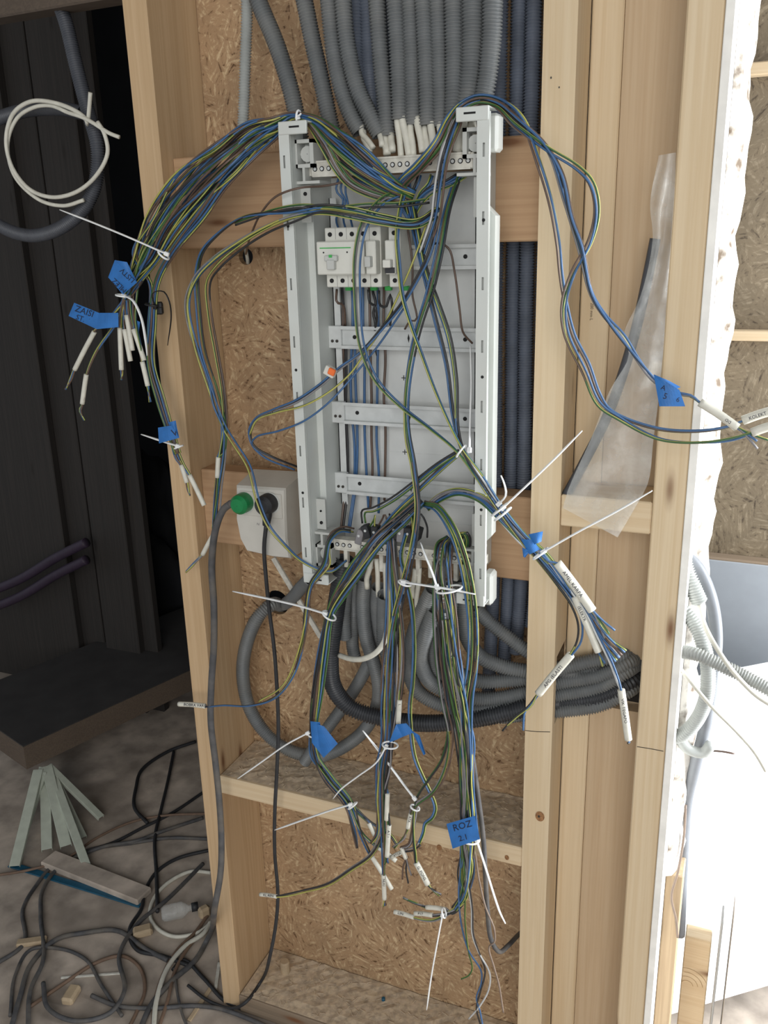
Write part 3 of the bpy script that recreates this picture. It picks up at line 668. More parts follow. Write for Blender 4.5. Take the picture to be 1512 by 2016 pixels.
# ------------------------------------------------------------------ conduits (corrugated)
def corrugated(path3, r, mat, name, label, group=None, pitch=0.0042, sides=14, cat='conduit', amp=0.095):
    s = spline(path3, pitch/4); k = np.arange(len(s)) % 4
    prof = np.array([1.0, 1.0, 1-2*amp*0.5-amp, 1-2*amp*0.5-amp])[k]
    mb = MB(); mb.tube(s, r*prof, sides, cap=False); 
    return tag(mb.build(name, mat, smooth=True), label, cat, group)
def cpx(path, r, mat, label, group=None, **kw): return corrugated(px3(path), r, mat, 'corrugated_conduit', label, group, **kw)
NTH = ['first', 'second', 'third', 'fourth', 'fifth', 'sixth', 'seventh', 'eighth', 'ninth', 'tenth', 'eleventh', 'twelfth', 'thirteenth']
top_row = [
 ([(640, -90), (647, 0), (657, 100), (671, 170), (690, 225), (709, 260)], .0125),
 ([(668, -90), (675, 0), (684, 90), (704, 175), (727, 225), (748, 266)], .0125),
 ([(738, -90), (742, 0), (750, 120), (758, 200), (763, 268)], .0125),
 ([(774, -90), (778, 0), (784, 120), (787, 236)], .0125),
 ([(804, -90), (807, 0), (811, 120), (814, 246)], .0125),
 ([(830, -90), (833, 0), (839, 130), (842, 247)], .0125),
 ([(858, -90), (861, 0), (865, 130), (868, 250)], .0125),
 ([(893, -90), (893, 0), (894, 130), (891, 250)], .0132),
 ([(934, -90), (931, 0), (929, 110), (920, 205)], .0160),
 ([(972, -90), (970, 0), (967, 80), (957, 165), (946, 215)], .0140)]
for k, (pth, r) in enumerate(top_row):
    cpx([(x, y, -0.022 - 0.004*(k % 2) + (0.01 if y < 0 else 0)) for x, y in pth], r, 'conduit_grey', f'grey corrugated conduit entering the panel top, {NTH[k]} of the front row from left', 'front row of conduits above the panel')
for k, (pth, r, mt) in enumerate([
 ([(478, -90), (486, 0), (483, 120), (478, 250), (470, 330)], .0095, 'conduit_light'),
 ([(478, -90), (508, 0), (545, 90), (573, 180), (590, 262), (598, 320)], .0135, 'conduit_grey'),
 ([(580, -90), (599, 0), (615, 80), (633, 160), (650, 240), (665, 300)], .0130, 'conduit_grey')]):
    cpx([(x, y, 0.06 if k == 0 else 0.03-0.02*(k-1)) for x, y in pth], r, mt, ['thin pale straight conduit in front of the upper strand board', 'grey conduit slanting down to the left corner of the panel', 'grey conduit slanting down right of the panel corner one'][k])
for k, (xs_, y1, Y) in enumerate([(656, 250, .035), (700, 235, .03), (722, 240, .032), (757, 240, .04), (793, 240, .04), (824, 240, .04), (852, 240, .04), (880, 240, .04), (910, 240, .045), (948, 250, .045)]):
    cpx([(xs_-10, -90, Y), (xs_, 0, Y), (xs_+4, 120, Y), (xs_+12 + (40 if k == 0 else 0), y1, Y-0.03)], .0125, 'conduit_shade_blue', f'shaded conduit behind the front row above the panel, {NTH[k]} from left', 'second row of conduits above the panel')
# tall run of conduits in the gap right of the panel, passing behind both beams
for k, (xa, ya, xe) in enumerate([(1000, .10, 0.578), (1022, .11, 0.603), (1040, .10, 0.627), (1056, .112, 0.650)]):
    z1_, z0_ = 2.45, zz(-0.80+0.05*k)
    pts = [(xe, ya+0.012, z1_), (xe+0.002, ya, 1.9), (xe-0.002, ya+0.01, 1.55), (xe+0.003, ya, 1.3), (xe, ya+0.01, 1.05), (xe-0.004, ya, z0_+0.1)]
    corrugated(pts, .0122, 'conduit_shade_blue', 'corrugated_conduit', f'conduit coloured with bluish shade in the gap right of the panel, {NTH[k]} from left', 'conduits rising right of the panel')
# --- below the panel
low = [
 ([(684, 1135), (680, 1180), (678, 1225), (680, 1258)], -.045, .0115, 'conduit_grey', 'short grey conduit stub hanging at the left under the panel'),
 ([(700, 1140), (697, 1200), (694, 1270), (700, 1300)], -.020, .0115, 'conduit_grey', 'grey conduit behind the short stub under the panel'),
 ([(718, 1136), (715, 1190), (720, 1250), (733, 1296), (745, 1345), (742, 1390), (715, 1440), (672, 1473), (632, 1490)], -.03, .0125, 'conduit_grey', 'grey conduit from the panel foot curling back left above the shelf'),
 ([(745, 1155), (741, 1200), (742, 1245), (728, 1300), (690, 1370), (640, 1440), (600, 1500)], -.02, .0120, 'conduit_grey', 'grey conduit slanting down left from the panel foot into the shelf'),
 ([(757, 1170), (755, 1220), (756, 1268), (768, 1305)], -.05, .0120, 'conduit_grey', 'grey conduit in the middle under the panel with a white cable inside'),
 ([(783, 1165), (778, 1215), (772, 1270), (772, 1320)], -.012, .0118, 'conduit_shade_blue', 'shaded conduit hidden behind the middle cable bundle')]
for k, (pth, Y, r, mt, lb) in enumerate(low):
    n = len(pth)
    cpx([(x, y, Y + (0.09 if n > 5 else 0.03)*min(1, i/max(1, n-3))) for i, (x, y) in enumerate(pth)], r, mt, lb)
# conduits that loop round to the right and leave through the notch
notch = [(1099, 1310), (1099, 1340), (1099, 1366), (1099, 1398)]
loops = [
 ([(852, 1160), (828, 1210), (812, 1260), (805, 1310), (822, 1360), (870, 1388), (930, 1396), (1000, 1390), (1050, 1378), (1100, 1368), (1180, 1352), (1235, 1320), (1262, 1300)], [-.05, -.04, -.03, -.01, 0, .01, .02, .03, .04, .055, .07, .085, .13], .0130, 'conduit_grey', 'grey conduit looping under the panel to the right opening, outermost of the grey loops'),
 ([(856, 1200), (838, 1250), (828, 1300), (850, 1345), (900, 1368), (960, 1376), (1040, 1362), (1100, 1344), (1180, 1330), (1235, 1305), (1262, 1290)], [-.05, -.045, -.03, -.01, 0, .02, .04, .055, .07, .085, .13], .0130, 'conduit_grey', 'grey conduit looping right to the opening, next inside the outermost loop'),
 ([(886, 1150), (884, 1220), (882, 1280), (898, 1322), (940, 1340), (1000, 1340), (1050, 1334), (1100, 1318), (1160, 1302), (1220, 1292), (1258, 1288)], [-.04, -.035, -.03, -.01, .01, .03, .042, .055, .065, .085, .14], .0128, 'conduit_grey', 'grey conduit bending right to the top of the opening, inner loop'),
 ([(905, 1140), (912, 1200), (920, 1255), (945, 1292), (990, 1312), (1040, 1322), (1100, 1330), (1180, 1322), (1250, 1300)], [-.02, -.015, -.005, .005, .02, .035, .065, .08, .14], .0128, 'conduit_grey', 'grey conduit bending sharply right from under the panel corner'),
 ([(935, 1195), (960, 1222), (995, 1250), (1035, 1280), (1070, 1300), (1110, 1322), (1180, 1340), (1250, 1340)], [.02, .03, .035, .04, .05, .06, .08, .13], .0120, 'conduit_grey', 'grey conduit slanting down right from the panel corner to the opening'),
 ([(870, 1175), (858, 1230), (850, 1290), (862, 1340), (905, 1385), (970, 1410), (1040, 1405), (1100, 1400), (1180, 1388), (1240, 1358), (1262, 1335)], [-.01, -.005, .005, .01, .02, .03, .035, .05, .065, .085, .13], .0125, 'conduit_grey', 'lowest grey conduit in the opening of the notched stud'),
 ([(679, 1098), (668, 1156), (657, 1231), (650, 1300), (658, 1355), (690, 1393), (750, 1413), (840, 1424), (930, 1416), (1010, 1400), (1060, 1388), (1100, 1384), (1180, 1372), (1240, 1345), (1262, 1325)], [-.04, -.04, -.035, -.03, -.02, -.01, 0, 0, .01, .02, .03, .06, .07, .09, .13], .0155, 'conduit_black', 'thick black conduit making the widest loop under the panel')]
for pth, Ys, r, mt, lb in loops: cpx([(x, y, Y) for (x, y), Y in zip(pth, Ys)], r, mt, lb, 'conduits leaving through the notched stud', pitch=0.0050 if r > .015 else 0.0042)
# conduit coming out of the lower hole and curling down to the shelf
cpx([(552, 1192, .16), (535, 1190, .11), (510, 1212, .085), (487, 1262, .075), (478, 1325, .075), (490, 1390, .075), (520, 1440, .08), (560, 1472, .085), (602, 1486, .09), (640, 1478, .1)], .0135, 'conduit_grey', 'grey conduit curling from the round hole down to the shelf')
cpx([(560, 1190, .15), (575, 1178, .10), (592, 1158, .06), (610, 1140, .02)], .0125, 'conduit_grey', 'short grey conduit between the round hole and the panel foot')
mb = MB(); mb.tube(spline([P(480, 478, .17), P(484, 492, .155), P(487, 508, .15), P(489, 530, .165)]), .0035, 8)
tag(mb.build('cable_stub', 'sheath_white', smooth=True), 'white cable stub poking through the small round hole', 'cable')

# right room conduits and cables
def plain_tube(name, pts, r, mat, label, cat, group=None, sides=10, step=0.006):
    mb = MB(); mb.tube(spline(pts, step), r, sides); return tag(mb.build(name, mat, smooth=True), label, cat, group)
cpx([(1342, 1085, .05), (1350, 1120, .045), (1362, 1150, .04), (1378, 1186, .04)], .0125, 'conduit_light', 'short pale conduit stub behind the white plaster reveal')
plain_tube('smooth_conduit', px3([(1350, 1090, .08), (1378, 1125, .075), (1400, 1180, .07), (1410, 1250, .07), (1404, 1330, .075), (1390, 1420, .08), (1368, 1510, .10), (1352, 1580, .125), (1344, 1700, .15), (1338, 1840, .155)]), .010, 'pipe_grey', 'long smooth grey pipe hanging down behind the plaster reveal', 'conduit')
cpx([(1322, 1190, .05), (1345, 1202, .045), (1368, 1230, .04), (1385, 1270, .035), (1394, 1320, .035), (1390, 1375, .035), (1370, 1420, .04), (1342, 1447, .045), (1312, 1452, .055)], .0115, 'conduit_light', 'pale conduit bent in a half circle at the plaster reveal')
cpx([(1322, 1282, .03), (1370, 1288, .005), (1420, 1310, .0), (1470, 1334, .0), (1530, 1366, -.005)], .0105, 'conduit_light', 'pale conduit running right towards the white panel')
plain_tube('smooth_conduit', px3([(1312, 1425, .06), (1335, 1450, .06), (1355, 1475, .062), (1385, 1482, .066), (1400, 1465, .068)]), .009, 'conduit_light', 'short smooth pipe bend below the half circle conduit', 'conduit')
plain_tube('white_cable', px3([(1376, 1186, .04), (1387, 1230, .02), (1420, 1290, -.02), (1450, 1330, -.025), (1490, 1370, -.025), (1530, 1395, -.025)]), .0036, 'sheath_white', 'white cable falling from the conduit stub to the right edge', 'cable')
plain_tube('white_cable', px3([(1322, 1292, .03), (1350, 1330, .01), (1400, 1390, .0), (1450, 1440, .0), (1485, 1480, .0), (1508, 1518, .0)]), .003, 'sheath_white', 'thin white cable hanging from the reveal across the white panel', 'cable')
plain_tube('loose_wire', px3([(1400, 1478, .12), (1425, 1480, .11), (1446, 1484, .11)]), .0018, 'wire_brown', 'short dark wire end pointing right below the pipe bend', 'wire')
plain_tube('loose_wire', px3([(1350, 1585, .11), (1346, 1650, .1), (1335, 1715, .08), (1322, 1765, .075), (1331, 1810, .08), (1334, 1845, .085)]), .0022, 'wire_pink', 'pale crinkled wire in the dark gap right of the reveal', 'wire')
# floor bits at the lower right
YB = .16
c0, c1 = P(1336, 1980, YB), P(1401, 1856, YB)
mb = MB(); mb.box((c0[0], YB, 0.0), (c1[0], YB+.035, c1[2]), bev=0.002)
o = tag(mb.build('beam_end', 'pine_flat'), 'sawn beam end with growth rings on the floor at lower right', 'beam')
cen = P(1352, 1940, YB)
for k, rr in enumerate((.010, .018, .026, .034)):
    mb = MB(); a = np.linspace(0.2, 2.6, 26); pts = [(cen[0]+rr*1.1*math.cos(t), YB-.0006, cen[2]+rr*1.2*math.sin(t)) for t in a]
    pts = [p for p in pts if c0[0]+.001 < p[0] < c1[0]-0.001 and p[2] < c1[2]-0.001]
    if len(pts) > 2: mb.tube(pts, .0005, 4); mb.build('growth_ring', 'growth_line', o)
c0, c1 = P(1404, 2000, YB-.02), P(1420, 1818, YB-.02)
mb = MB(); mb.box((c0[0], YB-.02, 0), (c1[0], YB+.03, c1[2]), bev=0.001); tag(mb.build('plasterboard_offcut', 'offcut_grey'), 'tall narrow plasterboard offcut next to the beam end', 'plasterboard')
c0, c1 = P(1422, 2000, YB-.03), P(1446, 1800, YB-.03)
mb = MB(); mb.box((c0[0], YB-.03, 0), (c1[0], YB+.03, c1[2]), bev=0.001); tag(mb.build('plasterboard_offcut', 'offcut_beige'), 'wider plasterboard offcut at the lower right corner', 'plasterboard')
c = P(1300, 1985, -.03)
mb = MB(); mb.tube([(c[0], c[1], 0.002), (c[0], c[1], 0.012)], .016, 18); o = tag(mb.build('plaster_washer', 'plaster_white'), 'round white plastic washer on the floor at the foot of the rightmost stud', 'washer')
mb = MB(); mb.tube([(c[0], c[1], 0.011), (c[0], c[1], 0.0125)], .003, 8); mb.build('washer_hole', 'hole_black', o)

# ------------------------------------------------------------------ wires and cables
WCOL = {'B': ('blue_wire', ['wire_blue']), 'N': ('brown_wire', ['wire_brown']), 'K': ('black_wire', ['wire_black']), 'E': ('grey_wire', ['wire_grey']),
        'G': ('green_yellow_wire', ['wire_green', 'wire_yellow']), 'W': ('white_wire', ['wire_white']), 'P': ('pale_wire', ['wire_pink'])}
RW = 0.0016
def wire_mesh(parent, key, pts, r=RW):
    nm, mats = WCOL[key]; mb = MB(); mb.tube(spline(pts, 0.006), r, 7, stripe=tuple((SEED[0]*3+q) % 7 for q in (0, 1, 4)) if key == 'G' else None)
    return mb.build(nm, mats, parent, smooth=True)
SEED = [100]
def cable(label, path, wires='BNG', uv=None, sleeve=None, tips=26, group=None, cat='cable', spread=2.6, r=RW, jitter=0.25, name='electrical_cable', tip_pts=None, text=None, sr=0.0042):
    """path: (px, py, Y[, s]); s = spread of the bundle there, times uv; sleeve: (x0,y0,x1,y1) of the white sheath"""
    SEED[0] += 1; rnd = random.Random(SEED[0])
    if uv is None: uv = (0, 0)
    root = empty(name, P(path[0][0], path[0][1], path[0][2]), label, cat, group)
    path = [tuple(p) if len(p) == 4 else tuple(p)+(0,) for p in path]
    Ye = path[-1][2]
    n = len(path); full = list(path); kinds = [0]*n
    if sleeve:
        x0_, y0_, x1_, y1_ = sleeve[:4]; Ys = sleeve[4] if len(sleeve) > 4 else Ye
        full += [(x0_, y0_, Ys, 0), (x0_*.5+x1_*.5, y0_*.5+y1_*.5, Ys, 0), (x1_, y1_, Ys, 0)]; kinds += [1, 1, 1]
        dl = math.hypot(x1_-x0_, y1_-y0_); ux, uy = (x1_-x0_)/dl, (y1_-y0_)/dl
    pts2 = np.array([(p[0], p[1]) for p in full], float); tg = np.gradient(pts2, axis=0); tg /= np.linalg.norm(tg, axis=1)[:, None]+1e-9
    nw = len(wires); ph = rnd.uniform(0, 6.28)
    for k, key in enumerate(wires):
        out = []; a0 = ph + k*2*math.pi/max(1, nw); tw = rnd.uniform(-0.5, 0.5)
        for i, (x, y, Y, s_) in enumerate(full):
            a = a0 + tw*i; rad = (spread if kinds[i] == 0 else 1.7) if nw > 1 else 0
            jx, jy = (rnd.uniform(-1, 1)*jitter*s_, rnd.uniform(-1, 1)*jitter*s_) if kinds[i] == 0 else (0, 0)
            off = uv[0]*s_ + rad*math.cos(a) + jx
            out.append(P(x - tg[i][1]*off, y + tg[i][0]*off, Y + 0.00085*(uv[1]*s_ + rad*math.sin(a) + jy)))
        if sleeve and tips:
            if tip_pts: 
                for (tx, ty) in tip_pts[k % len(tip_pts)] if isinstance(tip_pts[0], list) else tip_pts: out.append(P(tx + rnd.uniform(-2, 2), ty + rnd.uniform(-2, 2), Ys))
            else:
                l = tips*rnd.uniform(0.6, 1.1); w_ = (k-(nw-1)/2)*0.22
                out.append(P(x1_+ux*l*0.5-uy*l*w_*0.4, y1_+uy*l*0.5+ux*l*w_*0.4, Ys)); out.append(P(x1_+ux*l-uy*l*w_, y1_+uy*l+ux*l*w_, Ys))
        wire_mesh(root, key, out, r)
    if sleeve:
        A, B = P(x0_, y0_, Ys), P(x1_, y1_, Ys); mb = MB()
        mid = (A+B)/2 + np.array([0, 0, 0.001]); mb.tube(spline([A, mid, B], 0.005), sr, 12)
        o = mb.build('sheath', 'sheath_white', root, smooth=True)
        if text:
            flip = text.startswith('~'); tx = text.lstrip('~')
            dpx = np.array([ux, uy])*(-1 if flip else 1)
            o0 = np.array([x0_, y0_])*0.82+np.array([x1_, y1_])*0.18 if not flip else np.array([x1_, y1_])*0.82+np.array([x0_, y0_])*0.18
            up = np.array([dpx[1], -dpx[0]]); hpx = sr*1150*0.95
            o0 = o0 - up*hpx*0.5; cx, cy = x0_, y0_
            def onto(x, y):
                t = (x-cx)*(-uy)+(y-cy)*ux; tm = max(-0.95, min(0.95, t/1200/sr))
                return P(x, y, Ys - sr*math.sqrt(1-tm*tm) - 0.0006)
            lettering(o, tx, o0, dpx, hpx, onto)
    return root

rng = random.Random(77)
def disc():
    a = rng.uniform(0, 6.28); q = math.sqrt(rng.random()); return (q*math.cos(a), q*math.sin(a))

# --- fountain over the left corner of the panel
pre = [(815, 385, -.035, 8), (775, 368, -.055, 12), (705, 315, -.08, 22), (655, 272, -.08, 18), (614, 238, -.062, 8), (574, 229, -.052, 7), (546, 246, -.056, 15), (500, 264, -.075, 25), (440, 312, -.1, 34), (378, 368, -.09, 36), (322, 440, -.08, 32), (288, 505, -.07, 24)]
LT = [
 ([(252, 570, -.06, 10), (215, 625, -.06, 4)], (186, 653, 147, 728), [(140, 745), (130, 766)], 'left fountain cable whose white sheath points down left under the long blue tape'),
 ([(254, 570, -.06, 10), (228, 630, -.06, 4), (187, 692, -.06, 2)], (170, 737, 162, 795), [(158, 808), (166, 828)], 'left fountain cable with the lowest white sheath and spread wire ends'),
 ([(250, 560, -.06, 8), (238, 610, -.06, 3)], (236, 645, 239, 728), [(239, 736), (239, 748)], 'left fountain cable with a straight upright white sheath below the blue tape'),
 ([(250, 560, -.06, 8), (243, 610, -.06, 3)], (245, 648, 257, 711), None, 'left fountain cable with a closed white sheath between two others'),
 ([(252, 560, -.06, 8), (247, 590, -.06, 3)], (249, 620, 261, 690), None, 'left fountain cable with the highest white sheath under the tape'),
 ([(258, 560, -.06, 8), (256, 610, -.06, 3)], (263, 648, 284, 710), None, 'left fountain cable with a white sheath leaning right'),
 ([(272, 560, -.06, 10), (268, 630, -.06, 4), (278, 690, -.06, 2)], (280, 712, 291, 760), [(293, 772), (296, 790)], 'left fountain cable with the rightmost low white sheath'),
 ([(300, 560, -.05, 8), (297, 650, -.05, 6), (299, 715, -.05, 6), (318, 785, -.05, 6), (340, 860, -.05, 5), (350, 900, -.05, 3)], (357, 915, 368, 950), [(371, 962), (375, 976)], 'cable along the left stud ending in a short sheath with dark tips'),
 ([(303, 560, -.05, 8), (299, 650, -.05, 6), (302, 715, -.05, 6), (322, 785, -.05, 6), (343, 860, -.05, 5), (360, 912, -.05, 2)], (373, 935, 402, 995), None, 'cable along the left stud ending in the long closed white sheath')]
for k, (tail, sl, tp, lb) in enumerate(LT):
    cable(lb, pre + tail, 'BNG', uv=((-0.9+0.22*k), rng.uniform(-.8, .8)), sleeve=sl, tips=26 if tp else 0, tip_pts=tp, group='cables arching over the left corner')
for k in range(6):
    cable(f'cable over the left corner into the taped bunch, {NTH[k]} from the outer edge', pre + [(262, 560, -.06, 14), (248, 590, -.06, 6)], 'BNG' if k % 3 else 'BKG', uv=(-.9+.36*k, rng.uniform(-.8, .8)), group='unlabelled cables in the left fountain', jitter=0.3)
pre2 = [(800, 372, -.04, 6), (740, 345, -.08, 8), (670, 296, -.085, 8), (608, 238, -.06, 5), (572, 232, -.052, 5), (546, 262, -.056, 6), (500, 300, -.08, 10), (440, 360, -.095, 10), (395, 425, -.09, 9), (340, 495, -.08, 6), (308, 560, -.06, 5), (300, 640, -.055, 6), (298, 715, -.055, 6), (316, 785, -.055, 6), (338, 855, -.055, 5), (350, 893, -.055, 4)]
for k in range(3):
    cable(['outermost','middle','innermost'][k] + ' of the three cables arching lowest over the left corner down the stud', pre2, 'BGN', uv=[(-.8, 0), (0, .6), (.9, -.3)][k], group='lowest cables of the left fountain', jitter=0.15)
# thicker yellow strand group left side of the fan into the knot
for k in range(3):
    cable(['lowest','middle','highest'][k] + ' of three cables dropping from the left panel corner to the knot', [(596, 234, -.055, 4), (608, 240, -.06, 5), (640, 285, -.08, 8), (665, 330, -.075, 8), (690, 360, -.065, 8), (740, 385, -.05, 6), (800, 395, -.04, 5)], 'GEN', uv=((-0.8+0.8*k), 0), group='cables dropping from the left panel corner')

# --- cables over the right corner of the panel
prr = [(785, 385, -.03, 5), (790, 362, -.05, 7), (825, 328, -.075, 7), (862, 282, -.085, 7), (886, 238, -.07, 6), (908, 209, -.056, 5), (940, 195, -.052, 5), (978, 202, -.052, 6), (1020, 238, -.075, 9)]
cable('cable over the right corner ending in a sheath marked KOLEKT', prr + [(1062, 325, -.09), (1085, 400, -.08), (1100, 480, -.075), (1106, 540, -.07), (1116, 600, -.07), (1132, 660, -.07), (1160, 715, -.07), (1182, 775, -.07), (1203, 806, -.07), (1290, 840, -.07), (1370, 846, -.07), (1430, 838, -.07)], 'BGN', spread=4.5, uv=(-.8, 0), sleeve=(1462, 828, 1530, 806), tips=0, text='KOLEKT', sr=.0062)
cable('cable over the right corner with the blue tape and the pale crossing sheath', prr + [(1075, 295, -.09), (1110, 395, -.08), (1140, 490, -.08), (1165, 580, -.08), (1192, 622, -.08), (1228, 660, -.08), (1258, 708, -.08), (1290, 748, -.08), (1335, 772, -.08), (1362, 778, -.08)], 'GBE', spread=4.5, uv=(.3, .4), sleeve=(1378, 792, 1452, 842), tips=70, text='~DD', sr=.0056)
cable('cable over the right corner making the wide loop, sheath at the right edge', prr + [(1075, 290, -.09), (1140, 332, -.085), (1165, 362, -.085), (1175, 415, -.085), (1162, 475, -.085), (1128, 538, -.08), (1110, 598, -.08), (1114, 655, -.08), (1150, 732, -.08), (1180, 795, -.08), (1220, 822, -.08), (1300, 862, -.08), (1385, 868, -.08), (1440, 862, -.08)], 'NGB', spread=5, uv=(.9, 0), sleeve=(1480, 852, 1530, 836), tips=0, sr=.006)
cable('dark cable falling from the right corner inside the wide loop', prr + [(1070, 285, -.09), (1105, 345, -.09), (1125, 430, -.09), (1145, 485, -.09), (1165, 578, -.085), (1200, 635, -.085), (1255, 705, -.085), (1292, 748, -.08)], 'NKB', spread=4.5, uv=(.1, -.5))
for k in range(2):
    cable(['brown blue and yellow cable from the right panel corner into the knot','grey white and black cable from the right panel corner into the knot'][k], [(945, 196, -.05, 4), (912, 210, -.056, 5), (896, 246, -.075, 6), (877, 300, -.09, 6), (868, 345, -.085, 6), (862, 395, -.08, 6), (858, 428, -.07, 5), (835, 500, -.06, 5)], ['NBG', 'EWK'][k], spread=4.5, uv=((-.9, .9)[k], 0), group='cables from the right corner to the knot')

# --- wires between top strip and the knot
for k, xk in enumerate([690, 712, 738, 770, 802, 826, 850, 874, 900, 918]):
    cable(f'wire pair from the top terminal strip into the knot, {NTH[k]} from left', [(xk, 345, -.03), (xk + (815-xk)*0.25, 360, -.035, 5), (812 + (xk-812)*0.35, 378, -.035, 8), (808 + (xk-812)*0.15, 405, -.03, 8), (812, 440, -.025, 8)], ['BG', 'BN', 'BK'][k % 3], uv=disc(), group='wire sets under the top strip', name='wire_set', cat='wire')
for k in range(3):
    mb_pts = [(668+8*k, 345, -.03), (662+9*k, 375, -.035), (676+4*k, 395, -.03), (662+14*k, 430, -.03), (668+14*k, 455, -.045)]
    cable(['left','middle','right'][k] + ' short blue jumper from the top strip to the four pole breaker', mb_pts, 'B', group='blue jumpers', name='jumper_wire', cat='wire')
cable('brown wire running left from the strip past the panel edge', [(690, 355, -.05), (640, 366, -.07), (590, 370, -.1), (545, 386, -.1), (515, 418, -.08), (495, 460, -.04), (484, 500, .08)], 'N', name='loose_wire', cat='wire')

# --- swags leaving the panel to the left
B2 = [
 ('upper swag cable leaving the panel left towards the stud', [(865, 410, -.04), (820, 436, -.06), (760, 428, -.075), (690, 412, -.09), (630, 408, -.1), (570, 418, -.1), (520, 422, -.095), (475, 430, -.08), (430, 460, -.07), (397, 498, -.06), (387, 545, -.05), (390, 610, -.05), (400, 690, -.045), (425, 770, -.04), (441, 845, -.04), (437, 890, -.04)], 'BGK', (430, 900, 428, 940), [(424, 985), (420, 1040)]),
 ('lower swag cable looping furthest left beside the stud', [(850, 420, -.04), (810, 444, -.06), (750, 437, -.08), (690, 424, -.095), (630, 417, -.1), (575, 428, -.1), (530, 446, -.095), (470, 478, -.08), (420, 512, -.07), (385, 548, -.06), (367, 595, -.05), (375, 655, -.045), (402, 728, -.04), (418, 800, -.04), (438, 846, -.04), (440, 890, -.04), (432, 960, -.035), (427, 1020, -.035)], 'BGE', (419, 1055, 399, 1092), [(380, 1112), (367, 1126)]),
 ('middle swag cable dropping beside the double socket', [(855, 415, -.045), (815, 440, -.065), (750, 433, -.085), (690, 420, -.1), (630, 414, -.105), (580, 432, -.1), (530, 452, -.095), (475, 486, -.08), (430, 525, -.07), (410, 560, -.05), (414, 620, -.045), (428, 700, -.04), (440, 770, -.04), (444, 845, -.04), (436, 900, -.04), (428, 960, -.035), (424, 1030, -.035)], 'NKG', None, None),
 ('blue and yellow cable crossing in front of the double socket', [(860, 425, -.05), (820, 446, -.07), (750, 440, -.09), (690, 428, -.1), (640, 420, -.106), (590, 424, -.106), (540, 440, -.1), (485, 470, -.085), (425, 505, -.075), (385, 545, -.06), (370, 600, -.055), (384, 680, -.05), (412, 765, -.045), (440, 840, -.045), (460, 872, -.05), (490, 920, -.06), (508, 985, -.075), (530, 1035, -.08), (560, 1070, -.08), (600, 1105, -.09), (650, 1122, -.08), (680, 1100, -.06)], 'BG', None, None)]
for lb, pth, ws, sl, tp in B2: cable(lb, pth, ws, sleeve=sl, tip_pts=tp, tips=30 if tp else 0, spread=4.5, group='swags leaving the panel to the left')
cable('yellow green wire pair bridging left above the breakers', [(845, 395, -.04), (790, 402, -.06), (720, 404, -.07), (650, 410, -.08), (600, 404, -.1), (550, 410, -.1), (500, 425, -.09), (462, 438, -.08)], 'GK', name='wire_set', cat='wire', spread=6)

# --- long cables crossing the face of the panel
cable('blue yellow and grey cable sweeping across the panel to the right tie', [(790, 378, -.04), (752, 396, -.06), (718, 440, -.08), (704, 500, -.09), (704, 580, -.09), (714, 680, -.09), (742, 745, -.09), (790, 795, -.09), (850, 840, -.09), (903, 884, -.095), (945, 940, -.1), (985, 998, -.1), (1030, 1050, -.1), (1064, 1084, -.1), (1085, 1104, -.1)], 'BGE', spread=7, sleeve=(1097, 1108, 1166, 1202), tips=60, text='AMEL KARPA', sr=.0068)
cable('blue and yellow cable crossing the panel steeply to the right tie', [(800, 362, -.04), (788, 410, -.06), (781, 466, -.08), (784, 515, -.08), (791, 581, -.085), (806, 635, -.085), (828, 697, -.085), (852, 763, -.085), (880, 829, -.09), (908, 884, -.1), (948, 938, -.1), (984, 994, -.1), (1028, 1050, -.1), (1066, 1088, -.1), (1100, 1132, -.1), (1122, 1164, -.1)], 'BG', spread=3.5, sleeve=(1131, 1174, 1178, 1283), tips=30, text='(ELEKTR', sr=.0055)
cable('green and dark cable bundled right, ending in the elastic sheath below', [(812, 400, -.03), (822, 450, -.05), (838, 532, -.06), (862, 598, -.065), (884, 664, -.07), (897, 747, -.07), (901, 846, -.08), (915, 895, -.09), (955, 962, -.1), (988, 1010, -.1), (1030, 1066, -.1), (1060, 1100, -.1), (1100, 1150, -.1), (1128, 1190, -.1), (1142, 1228, -.1), (1140, 1262, -.1)], 'BKG', spread=4, sleeve=(1124, 1289, 1060, 1366), tips=70, tip_pts=[[(1048, 1384), (1034, 1402), (1031, 1436)], [(1040, 1392), (1015, 1412), (988, 1440)], [(1046, 1390), (1020, 1410), (1000, 1428)]], text='~APG (ELASTI', sr=.0062)
cable('blue and white cable reaching the lowest right sheath', [(805, 420, -.03), (830, 520, -.05), (855, 620, -.06), (880, 720, -.07), (893, 820, -.075), (912, 890, -.09), (950, 950, -.1), (986, 1002, -.1), (1032, 1056, -.1), (1068, 1092, -.1), (1105, 1140, -.1), (1150, 1200, -.1), (1180, 1258, -.1), (1204, 1306, -.1), (1219, 1345, -.1)], 'BWK', spread=3, sleeve=(1223, 1358, 1237, 1456), tips=10, text='VIK TEGAPO', sr=.0056)
for k in range(3):
    cable(['upper','middle','lower'][k] + ' frayed cable of the right bundle with bare wire ends', [(840, 1000, -.05, 4), (868, 978, -.06, 5), (905, 968, -.08, 5), (945, 980, -.09, 6), (982, 1010, -.1, 9), (1028, 1060, -.1, 9), (1064, 1092, -.1, 8), (1100, 1135, -.1, 9), (1150, 1200, -.1, 10), (1188, 1258, -.1, 9), (1222, 1292, -.1, 16)], ['EBG', 'BNE', 'GWB'][k], uv=((-.9, 0, .9)[k], .3), group='frayed cables of the right bundle')
